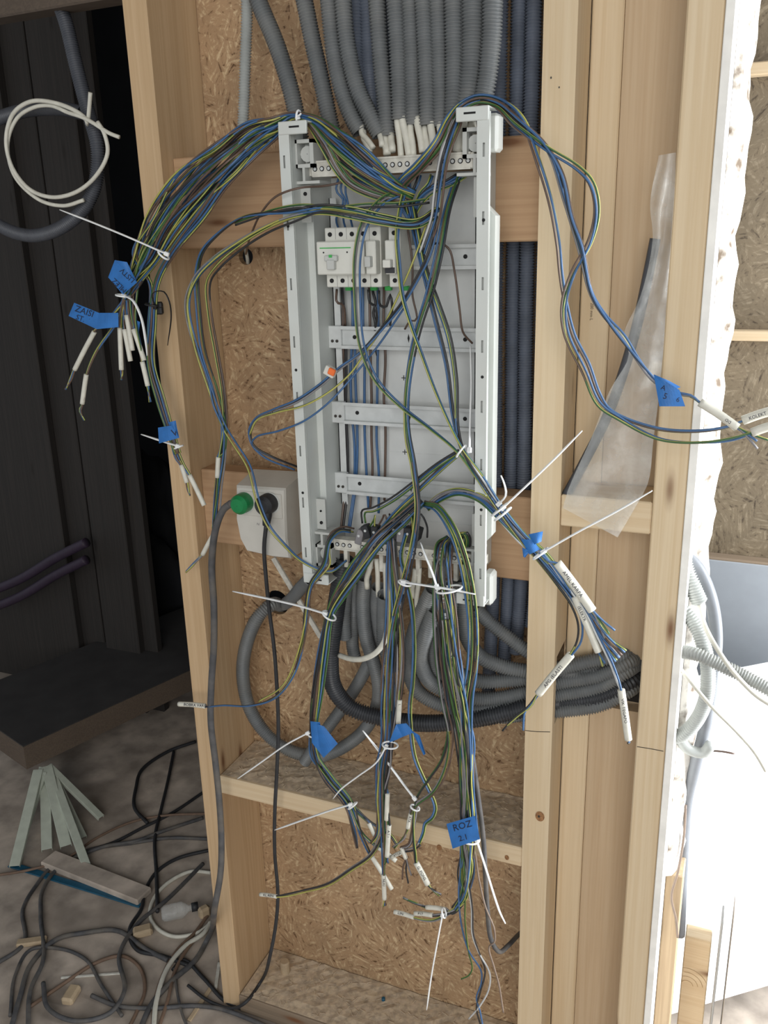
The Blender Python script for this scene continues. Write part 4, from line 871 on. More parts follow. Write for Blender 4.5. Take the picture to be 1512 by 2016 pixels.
cable('dark wires crossing the panel from upper right to lower middle', [(905, 345, -.03), (884, 410, -.06), (868, 499, -.08), (850, 575, -.08), (831, 631, -.08), (814, 697, -.08), (802, 780, -.08), (803, 846, -.08), (815, 915, -.085), (823, 990, -.09), (818, 1060, -.1), (800, 1148, -.1), (783, 1220, -.1), (774, 1310, -.1), (770, 1400, -.095), (766, 1455, -.09), (757, 1510, -.09), (754, 1555, -.085)], 'BKG', spread=3.2, sleeve=(766, 1624, 762, 1686), tips=18, text='A.T.1')
cable('thin cable falling beside the dark crossing wires to the middle tie', [(898, 348, -.03), (876, 420, -.055), (860, 500, -.07), (842, 575, -.075), (822, 640, -.075), (806, 705, -.075), (796, 790, -.075), (798, 860, -.08), (812, 925, -.085), (820, 1000, -.095), (812, 1070, -.1), (792, 1150, -.1), (772, 1230, -.1), (762, 1320, -.1), (762, 1400, -.095), (760, 1460, -.09), (752, 1520, -.09), (752, 1600, -.085), (755, 1680, -.08)], 'NBG', spread=3, sleeve=(755, 1722, 757, 1770), tips=14, text='NUU')
cable('violet blue cable from the right corner slanting to the orange connector', [(862, 425, -.06), (845, 499, -.07), (822, 548, -.07), (793, 598, -.07), (753, 648, -.07), (725, 681, -.075), (700, 704, -.08), (672, 724, -.085), (630, 760, -.09), (585, 790, -.095), (540, 808, -.09), (503, 826, -.07), (490, 852, -.06), (498, 880, -.06), (535, 902, -.05), (585, 922, -.02)], 'BKE', spread=3.5)
cable('green wire slanting from the knot past the orange connector', [(840, 440, -.05), (815, 510, -.065), (785, 580, -.065), (750, 650, -.065), (715, 700, -.075), (690, 735, -.08), (650, 770, -.09), (600, 798, -.095), (545, 812, -.09), (505, 828, -.07), (492, 855, -.06)], 'G', name='loose_wire', cat='wire')
cable('blue wire slanting low out of the panel left', [(800, 600, -.06), (745, 680, -.065), (700, 735, -.075), (650, 790, -.09), (600, 828, -.095), (550, 848, -.09), (505, 860, -.07), (496, 875, -.06), (520, 900, -.05), (580, 925, -.02)], 'B', name='loose_wire', cat='wire')
cable('single brown wire arching to the right end of the second rail', [(848, 482, -.04), (866, 479, -.045), (884, 490, -.045), (895, 535, -.04), (905, 610, -.035), (912, 655, -.03), (930, 676, -.02)], 'N', name='loose_wire', cat='wire')
cable('short bent brown wire hanging above the second rail', [(800, 430, -.02), (812, 520, -.02), (812, 580, -.02), (820, 630, -.02), (808, 632, -.025), (797, 648, -.02)], 'N', name='loose_wire', cat='wire')
cable('cable returning from the right tie to the bottom knot', [(904, 888, -.09), (862, 915, -.085), (815, 952, -.08), (770, 985, -.07), (735, 1003, -.06), (715, 1008, -.05), (716, 1030, -.05)], 'GKB', spread=4)
cable('second cable returning from the right tie to the bottom knot', [(903, 893, -.085), (866, 925, -.08), (822, 966, -.075), (785, 1000, -.065), (755, 1035, -.06), (720, 1090, -.07)], 'NGB', spread=4)
# straight runs on the back plate
for k, (xa, xb_, key, ya, yb) in enumerate([(672, 706, 'N', 572, 1040), (676, 712, 'K', 575, 1040), (690, 716, 'B', 570, 1038), (697, 722, 'B', 572, 1040), (716, 736, 'B', 565, 1000), (726, 742, 'N', 570, 1000), (742, 752, 'B', 572, 1010), (757, 764, 'N', 568, 985), (736, 748, 'K', 575, 700)]):
    yv = np.linspace(ya, yb, 7); rr = random.Random(k); pth = []
    for i, y in enumerate(yv):
        f = i/6; pth.append((xa + (xb_-xa)*0.35*f + rr.uniform(-3, 3) + (-14*max(0, f-.8)*5 if k < 4 else 0), y, .012 + (-.018*max(0, f-.85)*6 if k < 4 else 0)))
    pth = [(xa-2, ya-14, -.005)] + pth
    cable(f'{ {"N": "brown", "K": "black", "B": "blue"}[key] } wire running down the back plate behind the rails, {NTH[k]} from left', pth, key, name='feed_wire', cat='wire', r=.0022, group='feed wires on the back plate')
for k, (pth, key) in enumerate([([(725, 570, -.02), (728, 596, -.02), (738, 602, -.025), (742, 625, -.02), (738, 650, .0)], 'K'), ([(746, 572, -.02), (748, 600, -.025), (760, 604, -.03), (768, 580, -.03), (772, 600, -.03), (768, 640, -.01)], 'K'), ([(663, 570, -.02), (663, 595, -.03), (675, 600, -.02), (680, 640, .0)], 'N')]):
    cable(['bent black wire under the single pole breaker', 'looped black wire right of the single pole breaker', 'bent brown wire under the left end of the four pole breaker'][k], pth, key, name='loose_wire', cat='wire', r=.002)

# --- below the bottom strip
G1 = [(830, 985, -.05, 8), (790, 1022, -.06, 12), (745, 1062, -.08, 15), (700, 1125, -.09, 14), (665, 1175, -.095, 11), (648, 1212, -.095, 8), (636, 1280, -.095, 10), (623, 1365, -.09, 11), (617, 1432, -.085, 8), (622, 1490, -.08, 9)]
GT = [([(645, 1532, -.07, 6), (678, 1572, -.065, 5), (700, 1602, -.06, 6)], (726, 1620, 738, 1645), 'left hanging cable ending in a short sheath above the crossing sheaths'),
      ([(650, 1530, -.07, 6), (690, 1580, -.065, 5), (706, 1640, -.06, 6), (722, 1672, -.06, 3)], (731, 1685, 771, 1750), 'left hanging cable ending in the long slanting sheath'),
      ([(648, 1535, -.07, 6), (686, 1580, -.065, 5), (715, 1640, -.06, 5)], (744, 1668, 780, 1695), 'left hanging cable ending in a flat sheath pointing right'),
      ([(640, 1535, -.07, 6), (680, 1582, -.065, 5), (700, 1640, -.06, 8), (708, 1668, -.06, 10)], None, 'left hanging cable fraying into dark wire ends'),
      ([(655, 1528, -.07, 6), (695, 1578, -.065, 5), (730, 1612, -.06, 6), (770, 1640, -.06, 4), (785, 1660, -.06, 4)], None, 'left hanging cable bending right behind the middle sheaths')]
for k, (tail, sl, lb) in enumerate(GT): cable(lb, G1 + tail, ['BGN', 'KGB', 'BGE', 'NBK', 'GKB'][k], uv=(-.9+.45*k, rng.uniform(-.7, .7)), sleeve=sl, tips=0, group='cables hanging left below the panel')
cable('cable leaving the bottom strip left and turning to the stud', [(690, 1045, -.05), (668, 1045, -.07), (648, 1065, -.09), (638, 1110, -.1), (612, 1150, -.1), (602, 1200, -.09), (596, 1262, -.08), (575, 1330, -.075), (540, 1372, -.07), (490, 1387, -.06), (440, 1386, -.055)], 'GBK', spread=3, sleeve=(404, 1390, 352, 1386, -.055), tips=0, text='~BOBRA VARDI', sr=.0048)
cable('olive cable looping at the left end of the bottom strip', [(696, 1044, -.04), (676, 1040, -.06), (652, 1052, -.08), (645, 1085, -.09), (648, 1110, -.095), (630, 1135, -.1), (612, 1158, -.1), (605, 1215, -.09), (590, 1285, -.08), (560, 1352, -.07), (512, 1384, -.06)], 'GN', spread=4)
G2 = [(770, 1060, -.06, 6), (772, 1120, -.08, 9), (775, 1200, -.095, 14), (774, 1300, -.1, 18), (770, 1400, -.095, 16), (764, 1460, -.09, 11), (756, 1510, -.09, 14)]
cable('middle cable with the sheath beside the shelf edge', G2 + [(760, 1545, -.085, 8)], 'GBE', uv=(.4, 0), sleeve=(763, 1562, 761, 1614), tips=0)
cable('middle cable peeling off left to the far lower sheath', G2 + [(750, 1570, -.085, 6), (748, 1640, -.08, 3), (731, 1682, -.075), (690, 1712, -.07), (645, 1741, -.065), (598, 1754, -.06), (565, 1762, -.06)], 'GKE', uv=(-.9, .2), sleeve=(545, 1765, 512, 1761), tips=0, text='~KL REN', sr=.004, spread=3.2)
cable('middle cable with a small marked sheath above the blue tape', [(768, 1060, -.06), (776, 1130, -.085), (785, 1200, -.1), (792, 1290, -.1), (789, 1350, -.1)], 'GN', sleeve=(787, 1378, 784, 1424), tips=0, text='I..')
for k in range(2): cable(['right unmarked cable of the middle bunch under the level tie','left unmarked cable of the middle bunch under the level tie'][k], G2 + [(752, 1570, -.085, 10), (752, 1640, -.08, 10), (742, 1665, -.075, 14)], ['BNG', 'EBK'][k], uv=((.9, -.3)[k], .4), group='unmarked cables of the middle bunch')
cable('green and blue cable hanging right of the middle bunch', [(800, 1050, -.06), (790, 1095, -.08), (800, 1140, -.095), (812, 1200, -.1), (816, 1280, -.1), (813, 1346, -.1), (808, 1390, -.095), (810, 1440, -.09), (818, 1492, -.085), (834, 1531, -.08), (848, 1560, -.075), (858, 1590, -.07), (852, 1610, -.07), (838, 1622, -.07), (834, 1640, -.07), (825, 1662, -.07)], 'GB', spread=3.5)
G4 = [(885, 1060, -.045, 8), (872, 1075, -.075, 16), (872, 1130, -.095, 20), (880, 1220, -.1, 20), (890, 1310, -.1, 20), (905, 1390, -.1, 20), (917, 1460, -.1, 18), (920, 1540, -.1, 17), (922, 1610, -.095, 15), (922, 1660, -.09, 14)]
for k in range(5): cable(f'cable in the thick bunch behind the ROZ tape, {NTH[4-k]} from right', G4 + [(918, 1720, -.08, 14), (912, 1765, -.075, 8), (895, 1790, -.07, 5)], ['BGN', 'BKG', 'BEG', 'NBG', 'KGB'][k], uv=(-.8+.4*k, rng.uniform(-.8, .8)), group='thick right bunch below the panel', jitter=0.3)
for k, (sl, tp, tx, lb) in enumerate([((879, 1791, 839, 1786), [(815, 1777), (793, 1768)], None, 'branch cable with blank sheath low right, dark tips'), ((852, 1802, 816, 1798), None, '~P17', 'branch cable with a sheath marked P17'), ((815, 1806, 776, 1795), None, '~L3N', 'branch cable with the leftmost low sheath marked L3N')]):
    cable(lb, G4[3:] + [(928, 1700, -.08, 14), (922, 1745, -.075, 8), (905, 1785, -.07, 4), (888, 1797, -.07, 3)] + ([(850, 1812, -.07, 1)] if k == 2 else []), 'GKE', uv=((-.2, .3, .7)[k], -.6), sleeve=sl, tip_pts=tp, tips=30 if tp else 0, text=tx, group='branch cables low right')
GE = [(880, 1065, -.045), (868, 1085, -.08), (870, 1150, -.1), (882, 1250, -.105), (898, 1360, -.105), (912, 1460, -.105), (914, 1560, -.105), (910, 1640, -.095)]
for lb, key, tail in [
 ('blue wire hanging lowest from the right bunch to the frame bottom', 'B', [(907, 1667), (906, 1721), (903, 1753), (908, 1818), (923, 1872), (947, 1911), (947, 1937), (938, 1965), (945, 1991), (952, 2030)]),
 ('green yellow wire hooking left at the bottom of the right bunch', 'G', [(909, 1690), (908, 1731), (915, 1764), (916, 1818), (923, 1876), (930, 1905), (923, 1920), (908, 1927)]),
 ('white wire bowing right at the bottom of the right bunch', 'W', [(912, 1677), (919, 1731), (928, 1786), (930, 1840), (943, 1876), (964, 1915), (962, 1948), (945, 1980), (923, 2006)]),
 ('black wire beside the white wire at the bottom of the right bunch', 'K', [(914, 1680), (922, 1731), (930, 1790), (932, 1840), (945, 1880), (955, 1910), (945, 1955), (938, 1985), (950, 2030)]),
 ('pale brown wire hanging far right of the right bunch', 'P', [(930, 1662), (943, 1731), (956, 1786), (973, 1829), (973, 1855), (963, 1864), (973, 1905), (982, 1937), (991, 1993)])]:
    cable(lb, GE + [(x, y, -.085+.00006*(y-1660)) for x, y in tail], key, name='loose_wire', cat='wire')
plain_tube('grey_cable', px3([(905, 1300, -.085), (925, 1450, -.085), (940, 1560, -.08), (951, 1645, -.075), (956, 1731, -.07), (960, 1796, -.06), (967, 1850, -.05), (984, 1874, -.03), (1001, 1861, .0), (1026, 1836, .05), (1060, 1815, .08)]), .0042, 'rubber_grey', 'thick dark grey cable hanging right and curling behind the stud', 'cable')
for k in range(3):
    cable(['rightmost','middle','leftmost'][k] + ' of three cables arching from the bottom knot down the right side', [(835, 992, -.05, 3), (862, 1000, -.07, 5), (890, 1042, -.09, 6), (910, 1095, -.1, 7), (924, 1160, -.105, 8), (932, 1240, -.105, 8), (930, 1310, -.105, 8), (920, 1380, -.105, 8), (918, 1470, -.105, 9), (925, 1570, -.1, 8), (932, 1650, -.09, 7)], ['BG', 'GK', 'BNG'][k], uv=((.9, 0, -.9)[k], 0), group='cables arching right of the bottom knot')
cable('cable sagging to the sheath with FONS lettering', [(884, 1070, -.05), (868, 1100, -.08), (866, 1180, -.1), (868, 1260, -.1), (878, 1360, -.1), (884, 1440, -.095), (872, 1495, -.09), (846, 1535, -.085), (822, 1572, -.08), (816, 1602, -.075), (815, 1650, -.07), (818, 1685, -.07)], 'GKE', spread=3, sleeve=(819, 1698, 842, 1741), tips=30, tip_pts=[(852, 1752), (867, 1762)], text='G. FONS', sr=.0052)
cable('brown and white cable sagging to the small tie', [(882, 1075, -.05), (862, 1110, -.085), (858, 1200, -.1), (862, 1290, -.1), (874, 1380, -.1), (888, 1450, -.095), (880, 1510, -.09), (855, 1560, -.085), (822, 1585, -.08), (812, 1596, -.075)], 'NEG', spread=5, sleeve=(809, 1602, 803, 1630), tips=50, tip_pts=[(795, 1650), (775, 1668)], text='ATA')
cable('cable with thin dark tips below the small tie', [(820, 1590, -.075), (812, 1640, -.07), (806, 1662, -.068), (796, 1668, -.068)], 'NKE', sleeve=(790, 1668, 799, 1690), tips=40, tip_pts=[[(795, 1705), (793, 1730)], [(801, 1712), (803, 1738)], [(806, 1708), (809, 1722)]], sr=.0038)
cable('cable with the sheath pointing left behind the marked one', [(826, 1662, -.07), (812, 1672, -.066), (802, 1674, -.066)], 'KE', sleeve=(796, 1676, 770, 1688), tips=0, text='~ATGA', sr=.0038)
# dark terminal cluster of the bottom knot
kn = empty('terminal_cluster', P(775, 1062, -.05), 'dark tangle of terminal blocks above the bottom strip', 'terminal block')
rr = random.Random(8)
for k in range(9):
    c = P(712+13.5*k+rr.uniform(-3, 3), 1050+rr.uniform(-8, 6), -.052); mb = MB(); a = rr.uniform(-.35, .35)
    R_ = np.array([[math.cos(a), 0, -math.sin(a)], [0, 1, 0], [math.sin(a), 0, math.cos(a)]]); mb.cbox(R_, c, (.0058, .008, .010+rr.uniform(0, .004)), .0012); b_ = mb.build('terminal_block', 'rubber_black' if k % 3 else 'wire_grey', kn)
    s_ = MB(); s_.tube([c + [0, -.0092, .003], c + [0, -.0078, .003]], .0022, 8); s_.build('terminal_screw', 'galvanised', b_)
for k in range(7):
    x = 725+16*k; cable(f'short looped wire in the bottom knot, {NTH[k]} from left', [(x, 1042, -.045), (x+rr.uniform(-12, 14), 1020, -.055), (x+rr.uniform(4, 24), 1012, -.06), (x+rr.uniform(8, 30), 1036, -.055), (x+20, 1058, -.05)], 'GNKB'[k % 4], name='loose_wire', cat='wire', group='loops in the bottom knot')
# orange lever connector
c = P(650, 733, -.088); cn = empty('wire_connector', c, 'small clear wire connector with an orange lever at the left panel wall', 'connector')
mb = MB(); mb.bar(P(641, 726, -.088), P(660, 737, -.088), .014, .010, up=(0, -1, 0), bev=.001); mb.build('housing', 'plastic_white', cn)
mb = MB(); mb.bar(P(647, 729, -.095), P(659, 735, -.095), .010, .005, up=(0, -1, 0), bev=.001); mb.build('lever', 'connector_orange', cn)

# white cable cores entering at the top
for k, (xa, ya, xb_, yb, r) in enumerate([(712, 262, 735, 292, .0042), (716, 272, 728, 300, .0045), (748, 266, 752, 288, .0042), (758, 282, 762, 304, .0055), (770, 278, 772, 298, .0052), (782, 240, 790, 312, .0045), (792, 236, 806, 308, .0052), (808, 258, 814, 308, .0048), (822, 244, 832, 300, .0050), (836, 262, 842, 300, .0045), (848, 246, 854, 300, .0052), (866, 250, 872, 298, .0048), (896, 250, 898, 290, .0045), (912, 245, 900, 300, .0070), (920, 262, 912, 298, .0062), (930, 255, 926, 294, .0055)]):
    plain_tube('cable_sheath', px3([(xa, ya-14, -.025), (xa, ya, -.03), ((xa+xb_)/2+1, (ya+yb)/2, -.036), (xb_, yb, -.040)]), r, 'sheath_white', f'white cable end between conduits and top strip, {(NTH + ["fourteenth", "fifteenth", "sixteenth"])[k]} from left', 'cable', 'white cable ends above the top strip', sides=12)
for k, (xa, ya, xb_, yb, r) in enumerate([(731, 1100, 722, 1140, .0045), (741, 1100, 744, 1156, .0040), (757, 1108, 760, 1165, .0042), (778, 1112, 782, 1164, .0045), (790, 1115, 792, 1150, .004), (818, 1120, 812, 1158, .0045), (826, 1118, 820, 1180, .004), (770, 1120, 764, 1172, .004)]):
    plain_tube('cable_sheath', px3([(xa, ya, -.05), ((xa+xb_)/2+1, (ya+yb)/2, -.05), (xb_, yb, -.045), (xb_+1, yb+18, -.042)]), r, 'sheath_white', f'white cable end between bottom strip and conduits, {NTH[k]} from left', 'cable', 'white cable ends below the bottom strip', sides=12)
plain_tube('white_cable', px3([(668, 1290, -.03), (690, 1297, -.05), (715, 1297, -.065), (740, 1285, -.07), (757, 1262, -.068), (762, 1240, -.06)]), .0048, 'sheath_white', 'white cable bowed below the conduit stubs', 'cable')
# loops at the lower right of the strip
for k, (xo, key) in enumerate([(0, 'G'), (8, 'K'), (4, 'G')]):
    cable(['left striped','right black','middle striped'][k] + ' wire loop at the right end of the bottom strip', [(900+xo, 1085, -.05), (902+xo, 1058, -.065), (910+xo, 1048, -.07), (917+xo, 1060, -.065), (914+xo, 1085, -.05)], key, name='loose_wire', cat='wire', r=.0024, group='wire loops at the strip end')

# ------------------------------------------------------------------ zip ties
def zip_tie(label, head, tail, ring=None, mat='tie_white', w=.0029):
    hp = P(*head); root = empty('zip_tie', hp, label, 'zip tie')
    t = [hp] + px3(tail); mb = MB(); s = spline(t, .006); rr_ = np.full(len(s), w); rr_[-6:] = np.linspace(w, w*.55, min(6, len(s)))[-len(rr_[-6:]):]
    mb.tube(s, rr_, 8, squash=.5); mb.build('strap', mat, root, smooth=True)
    d_ = s[1]-s[0]; mb = MB(); mb.bar(hp-d_/np.linalg.norm(d_)*.004, hp+d_/np.linalg.norm(d_)*.004, .0062, .0052, up=(0, -1, 0), bev=.0008); mb.build('head', mat, root)
    if ring:
        cx, cy, dx, dy, R_ = ring; c = P(cx, cy, head[2]+.004); ax = P(cx+dx, cy+dy, head[2]+.004)-c; ax /= np.linalg.norm(ax)
        u = np.cross(ax, [0, 1, 0]); u /= np.linalg.norm(u); v = np.cross(ax, u); a = np.linspace(0, 2*math.pi, 29)
        mb = MB(); mb.tube([c+R_*(math.cos(t_)*u+.8*math.sin(t_)*v) for t_ in a], .0016, 8, cap=False); mb.build('loop', mat, root, smooth=True)
    return root
zip_tie('long white zip tie crossing the left fountain up to the dark room', (328, 500, -.1), [(260, 470, -.11), (190, 441, -.11), (118, 413, -.11)], (322, 502, -5, 8, .010))
zip_tie('white zip tie with curled tail below the LISTV tape', (244, 582, -.075), [(262, 592, -.08), (278, 625, -.08), (287, 672, -.08), (290, 700, -.075)], (242, 582, 0, 10, .012))
zip_tie('short white zip tie at the small tape on the left stud', (350, 878, -.06), [(318, 868, -.075), (278, 855, -.075)], (352, 880, 5, 12, .008))
zip_tie('black zip tie bent over the left stud', (305, 604, -.06), [(300, 578, -.07), (322, 574, -.07), (332, 590, -.07), (337, 620, -.06), (330, 680, -.05)], (300, 600, 0, 10, .012), mat='tie_black', w=.0016)
zip_tie('long white zip tie pointing up right from the right bundle', (990, 1000, -.115), [(1040, 953, -.12), (1095, 900, -.12), (1146, 848, -.12)], (984, 1003, 10, 12, .015))
zip_tie('short white zip tie standing up at the right bundle', (982, 992, -.115), [(996, 975, -.12), (992, 950, -.12), (986, 936, -.12)], (990, 1012, 10, 12, .015))
zip_tie('white zip tie pointing right towards the plastic bag', (1070, 1086, -.115), [(1140, 1046, -.12), (1215, 1006, -.12), (1284, 966, -.12)], (1064, 1090, 10, 12, .013))
zip_tie('white zip tie standing upright along the right panel wall', (924, 886, -.1), [(926, 820, -.07), (928, 750, -.05), (926, 680, -.04)], (908, 888, 10, 8, .011))
zip_tie('white zip tie lying level across the hanging bunches', (794, 1146, -.118), [(840, 1153, -.122), (890, 1161, -.122), (936, 1170, -.122)], (797, 1148, -3, 12, .010))
zip_tie('white zip tie bent upward from the right hanging bunch', (860, 1155, -.12), [(852, 1130, -.12), (838, 1095, -.11), (828, 1068, -.1)], (884, 1160, 3, 12, .020))
zip_tie('white zip tie pointing left over the round hole', (640, 1208, -.108), [(590, 1193, -.11), (525, 1178, -.11), (458, 1164, -.11)], (648, 1212, -8, 14, .012))
zip_tie('white zip tie pointing down left at the plain blue tape', (606, 1443, -.09), [(565, 1465, -.1), (515, 1500, -.1), (468, 1533, -.1)], (618, 1447, 0, 10, .010))
zip_tie('white zip tie bent at the middle bunch', (760, 1470, -.105), [(742, 1500, -.11), (705, 1528, -.11), (672, 1553, -.11), (656, 1572, -.11)], (768, 1467, 0, 10, .013))
zip_tie('white zip tie slanting up left from the small tie knot', (816, 1572, -.09), [(790, 1538, -.09), (755, 1490, -.085), (714, 1438, -.08)], (817, 1590, -4, 10, .008))
zip_tie('dull white zip tie pointing left over the shelf edge', (690, 1584, -.08), [(655, 1594, -.085), (600, 1613, -.085), (541, 1634, -.085)], (694, 1586, 8, 10, .010))
zip_tie('white zip tie hanging right below the ROZ tape', (938, 1653, -.105), [(958, 1715, -.1), (975, 1770, -.095), (985, 1798, -.095), (995, 1818, -.095)], (925, 1652, 0, 10, .016))
zip_tie('white zip tie hanging straight down at the branch cables', (871, 1802, -.085), [(862, 1850, -.085), (848, 1930, -.08), (840, 1988, -.08)], (874, 1797, 10, 0, .009))
zip_tie('tiny white zip tie on the fan at the left panel corner', (586, 232, -.066), [(589, 228, -.07), (593, 223, -.07)], (588, 231, 10, 0, .009))
# black lever knot beside the black tie
mb = MB(); c = P(312, 607, -.05); mb.cbox(np.eye(3), c, (.008, .005, .010), .003); mb.cbox(np.eye(3), c+[.006, -.003, .006], (.004, .004, .005), .002)
tag(mb.build('cable_clamp', 'tie_black'), 'small black clamp against the left stud under the black tie', 'clamp')

# ------------------------------------------------------------------ blue tape flags
def flag(label, quads, Y, texts=(), bend=.004, mat='tape_blue'):
    """quads: list of four pixel corners each; every strip shares the one mesh of the tape"""
    mb = MB(); th = .0006; nx, ny = 8, 5
    for q in quads:
        q = np.array(q, float); V = []
        for s_ in (0, 1):
            for i in range(nx+1):
                for j in range(ny+1):
                    u, v = i/nx, j/ny; p = (1-u)*(1-v)*q[0]+u*(1-v)*q[1]+u*v*q[2]+(1-u)*v*q[3]
                    V.append(P(p[0], p[1], Y - bend*math.sin(u*3.0+v*.8) + s_*th))
        N = (nx+1)*(ny+1); idx = lambda i, j: i*(ny+1)+j; fs = []
        for i in range(nx):
            for j in range(ny):
                f = (idx(i, j), idx(i+1, j), idx(i+1, j+1), idx(i, j+1)); fs += [f, tuple(N+k for k in f[::-1])]
        rim = [idx(i, 0) for i in range(nx)] + [idx(nx, j) for j in range(ny)] + [idx(i, ny) for i in range(nx, 0, -1)] + [idx(0, j) for j in range(ny, 0, -1)]
        fs += [(rim[k], rim[(k+1) % len(rim)], N+rim[(k+1) % len(rim)], N+rim[k]) for k in range(len(rim))]
        mb.quads(V, fs)
    o = tag(mb.build('tape_flag', mat), label, 'tape')
    q = np.array(quads[0], float); M_ = np.array([q[1]-q[0], q[3]-q[0]]).T; Mi = np.linalg.inv(M_)
    for s_, org, d_, h in texts:
        def onto(x, y):
            u, v = Mi @ (np.array([x, y])-q[0]); return P(x, y, Y - bend*math.sin(min(1, max(0, u))*3.0+min(1, max(0, v))*.8) - .0008)
        lettering(o, s_, org, d_, h, onto)
    return o
flag('blue tape flag with upside down lettering on the left fountain', [[(226, 512), (270, 556), (242, 580), (213, 546)], [(226, 512), (250, 516), (270, 556), (250, 545)]], -.09, [('LISTV', (266, 551), (-.72, -.70), 10), ('MLEZ', (250, 571), (-.72, -.70), 10)])
flag('long blue tape flag lettered ST. A on the left fountain', [[(146, 596), (195, 616), (190, 648), (135, 622)], [(195, 616), (233, 616), (233, 644), (190, 648)]], -.085, [('ZAISI', (146, 612), (.94, .33), 12), ('ST. A', (148, 628), (.94, .33), 10)])
flag('blue tape scrap behind the left sheaths', [[(262, 628), (276, 634), (272, 664), (264, 650)]], -.055)
flag('small blue tape flag marked V at the left stud', [[(311, 842), (347, 836), (353, 862), (313, 873)], [(330, 832), (346, 828), (352, 862), (347, 850)]], -.085, [('V', (340, 860), (.9, -.3), 14)])
flag('plain blue tape flag on the left hanging bunch', [[(612, 1421), (638, 1430), (665, 1464), (637, 1492)], [(611, 1420), (630, 1422), (637, 1492), (614, 1462)]], -.105)
flag('blue tape with a curled torn tail on the middle bunch', [[(766, 1462), (780, 1426), (812, 1440), (782, 1456)], [(780, 1426), (800, 1424), (815, 1442), (790, 1452)], [(810, 1438), (826, 1448), (838, 1484), (834, 1487)]], -.112)
flag('blue tape flag lettered ROZ 2.1 on the thick right bunch', [[(879, 1622), (935, 1606), (945, 1652), (891, 1671)]], -.118, [('ROZ', (893, 1637), (.96, -.27), 13), ('2.1', (904, 1657), (.96, -.27), 11)], bend=.003)
flag('blue tape flag with scrawled digits near the right stud', [[(1287, 737), (1338, 768), (1349, 800), (1298, 800)], [(1287, 737), (1318, 750), (1340, 762), (1310, 775)]], -.09, [('A', (1300, 766), (.9, .35), 10), ('5', (1304, 784), (.9, .3), 12), ('6', (1330, 790), (.9, .3), 10)])
flag('crumpled blue tape between the two ties of the right bundle', [[(1040, 1052), (1069, 1046), (1066, 1066), (1052, 1072)], [(1026, 1062), (1050, 1062), (1062, 1082), (1042, 1092)], [(1028, 1078), (1044, 1084), (1034, 1098), (1030, 1096)]], -.108)

# ------------------------------------------------------------------ socket, plugs and their cords
so = empty('double_socket', P(520, 1095, .03), 'white surface mounted double socket on the lower beam', 'socket')
YS = -.032
poly = [(466, 955), (563, 961), (564, 1010), (566, 1060), (573, 1099), (540, 1096), (487, 1084), (474, 1060), (466, 1020)]
fr = [P(x, y, YS) for x, y in poly]; bk = [p*[1, 0, 1] + [0.003*(1 if p[0] > fr[0][0]+.05 else -1), .032, 0.012 if i < 2 else 0] for i, p in enumerate(fr)]
cen_ = np.mean(fr, 0); fr_in = [cen_ + (p-cen_)*.95 + [0, -.004, 0] for p in fr]
mb = MB(); n = len(fr); mb.ngons(fr_in + fr + bk, [list(range(n))[::-1]] + [[i, (i+1) % n, n+(i+1) % n, n+i] for i in range(n)] + [[n+i, n+(i+1) % n, 2*n+(i+1) % n, 2*n+i] for i in range(n)] + [list(range(2*n, 3*n))])
mb.build('housing', 'socket_white', so)
mb = MB(); a, b_ = P(472, 966, YS-.006), P(556, 1022, YS-.006); mb.box((a[0], YS-.0065, b_[2]), (b_[0], YS-.003, a[2]), bev=.001); fp = mb.build('face_plate', 'socket_white', so)
for px in (483, 533):
    c = P(px, 990, YS-.006); mb = MB(); mb.tube([c, c+[0, -.0012, 0]], .0185, 24); mb.build('outlet_rim', 'plastic_grey', fp)
lettering(so, 'N', (505, 1034), (1, .1), 5, lambda x, y: P(x, y, YS-.0045), 'wire_grey')
def plug(name, label, cx, cy, mat, elbow):
    c = P(cx, cy, YS-.007); root = empty(name, c, label, 'plug')
    mb = MB(); s = [c, c+[0, -.012, 0], c+[0, -.020, 0], c+[0, -.026, 0]]; mb.tube(s, [.0175, .0175, .0168, .0120], 24); mb.build('body', mat, root)
    e = px3(elbow); mb = MB(); mb.tube(spline([c+[0, -.014, 0]] + e, .004), np.linspace(.010, .0062, len(spline([c+[0, -.014, 0]] + e, .004))), 12); mb.build('cable_grip', mat if mat != 'plug_green' else 'rubber_grey', root, smooth=True)
    return root
plug('power_plug', 'green power plug in the left outlet of the double socket', 482, 988, 'plug_green', [(468, 990, -.055), (452, 992, -.055)])
plug('power_plug', 'black power plug in the right outlet of the double socket', 530, 990, 'rubber_black', [(526, 1010, -.055), (524, 1034, -.055)])
plain_tube('extension_cable', px3([(455, 991, -.055), (440, 1003, -.055), (425, 1040, -.055), (417, 1110, -.05), (421, 1190, -.05), (421, 1270, -.05), (416, 1350, -.05), (415, 1420, -.05), (424, 1500, -.05), (432, 1580, -.05), (436, 1660, -.055), (434, 1720, -.07), (424, 1780, -.1)]) + [PZ(408, 1850, .02), PZ(385, 1890, .008), PZ(340, 1930, .008), PZ(300, 1975, .008), PZ(270, 2040, .008)], .0062, 'rubber_grey', 'thick grey power cord hanging from the green plug to the floor', 'cord', sides=12)
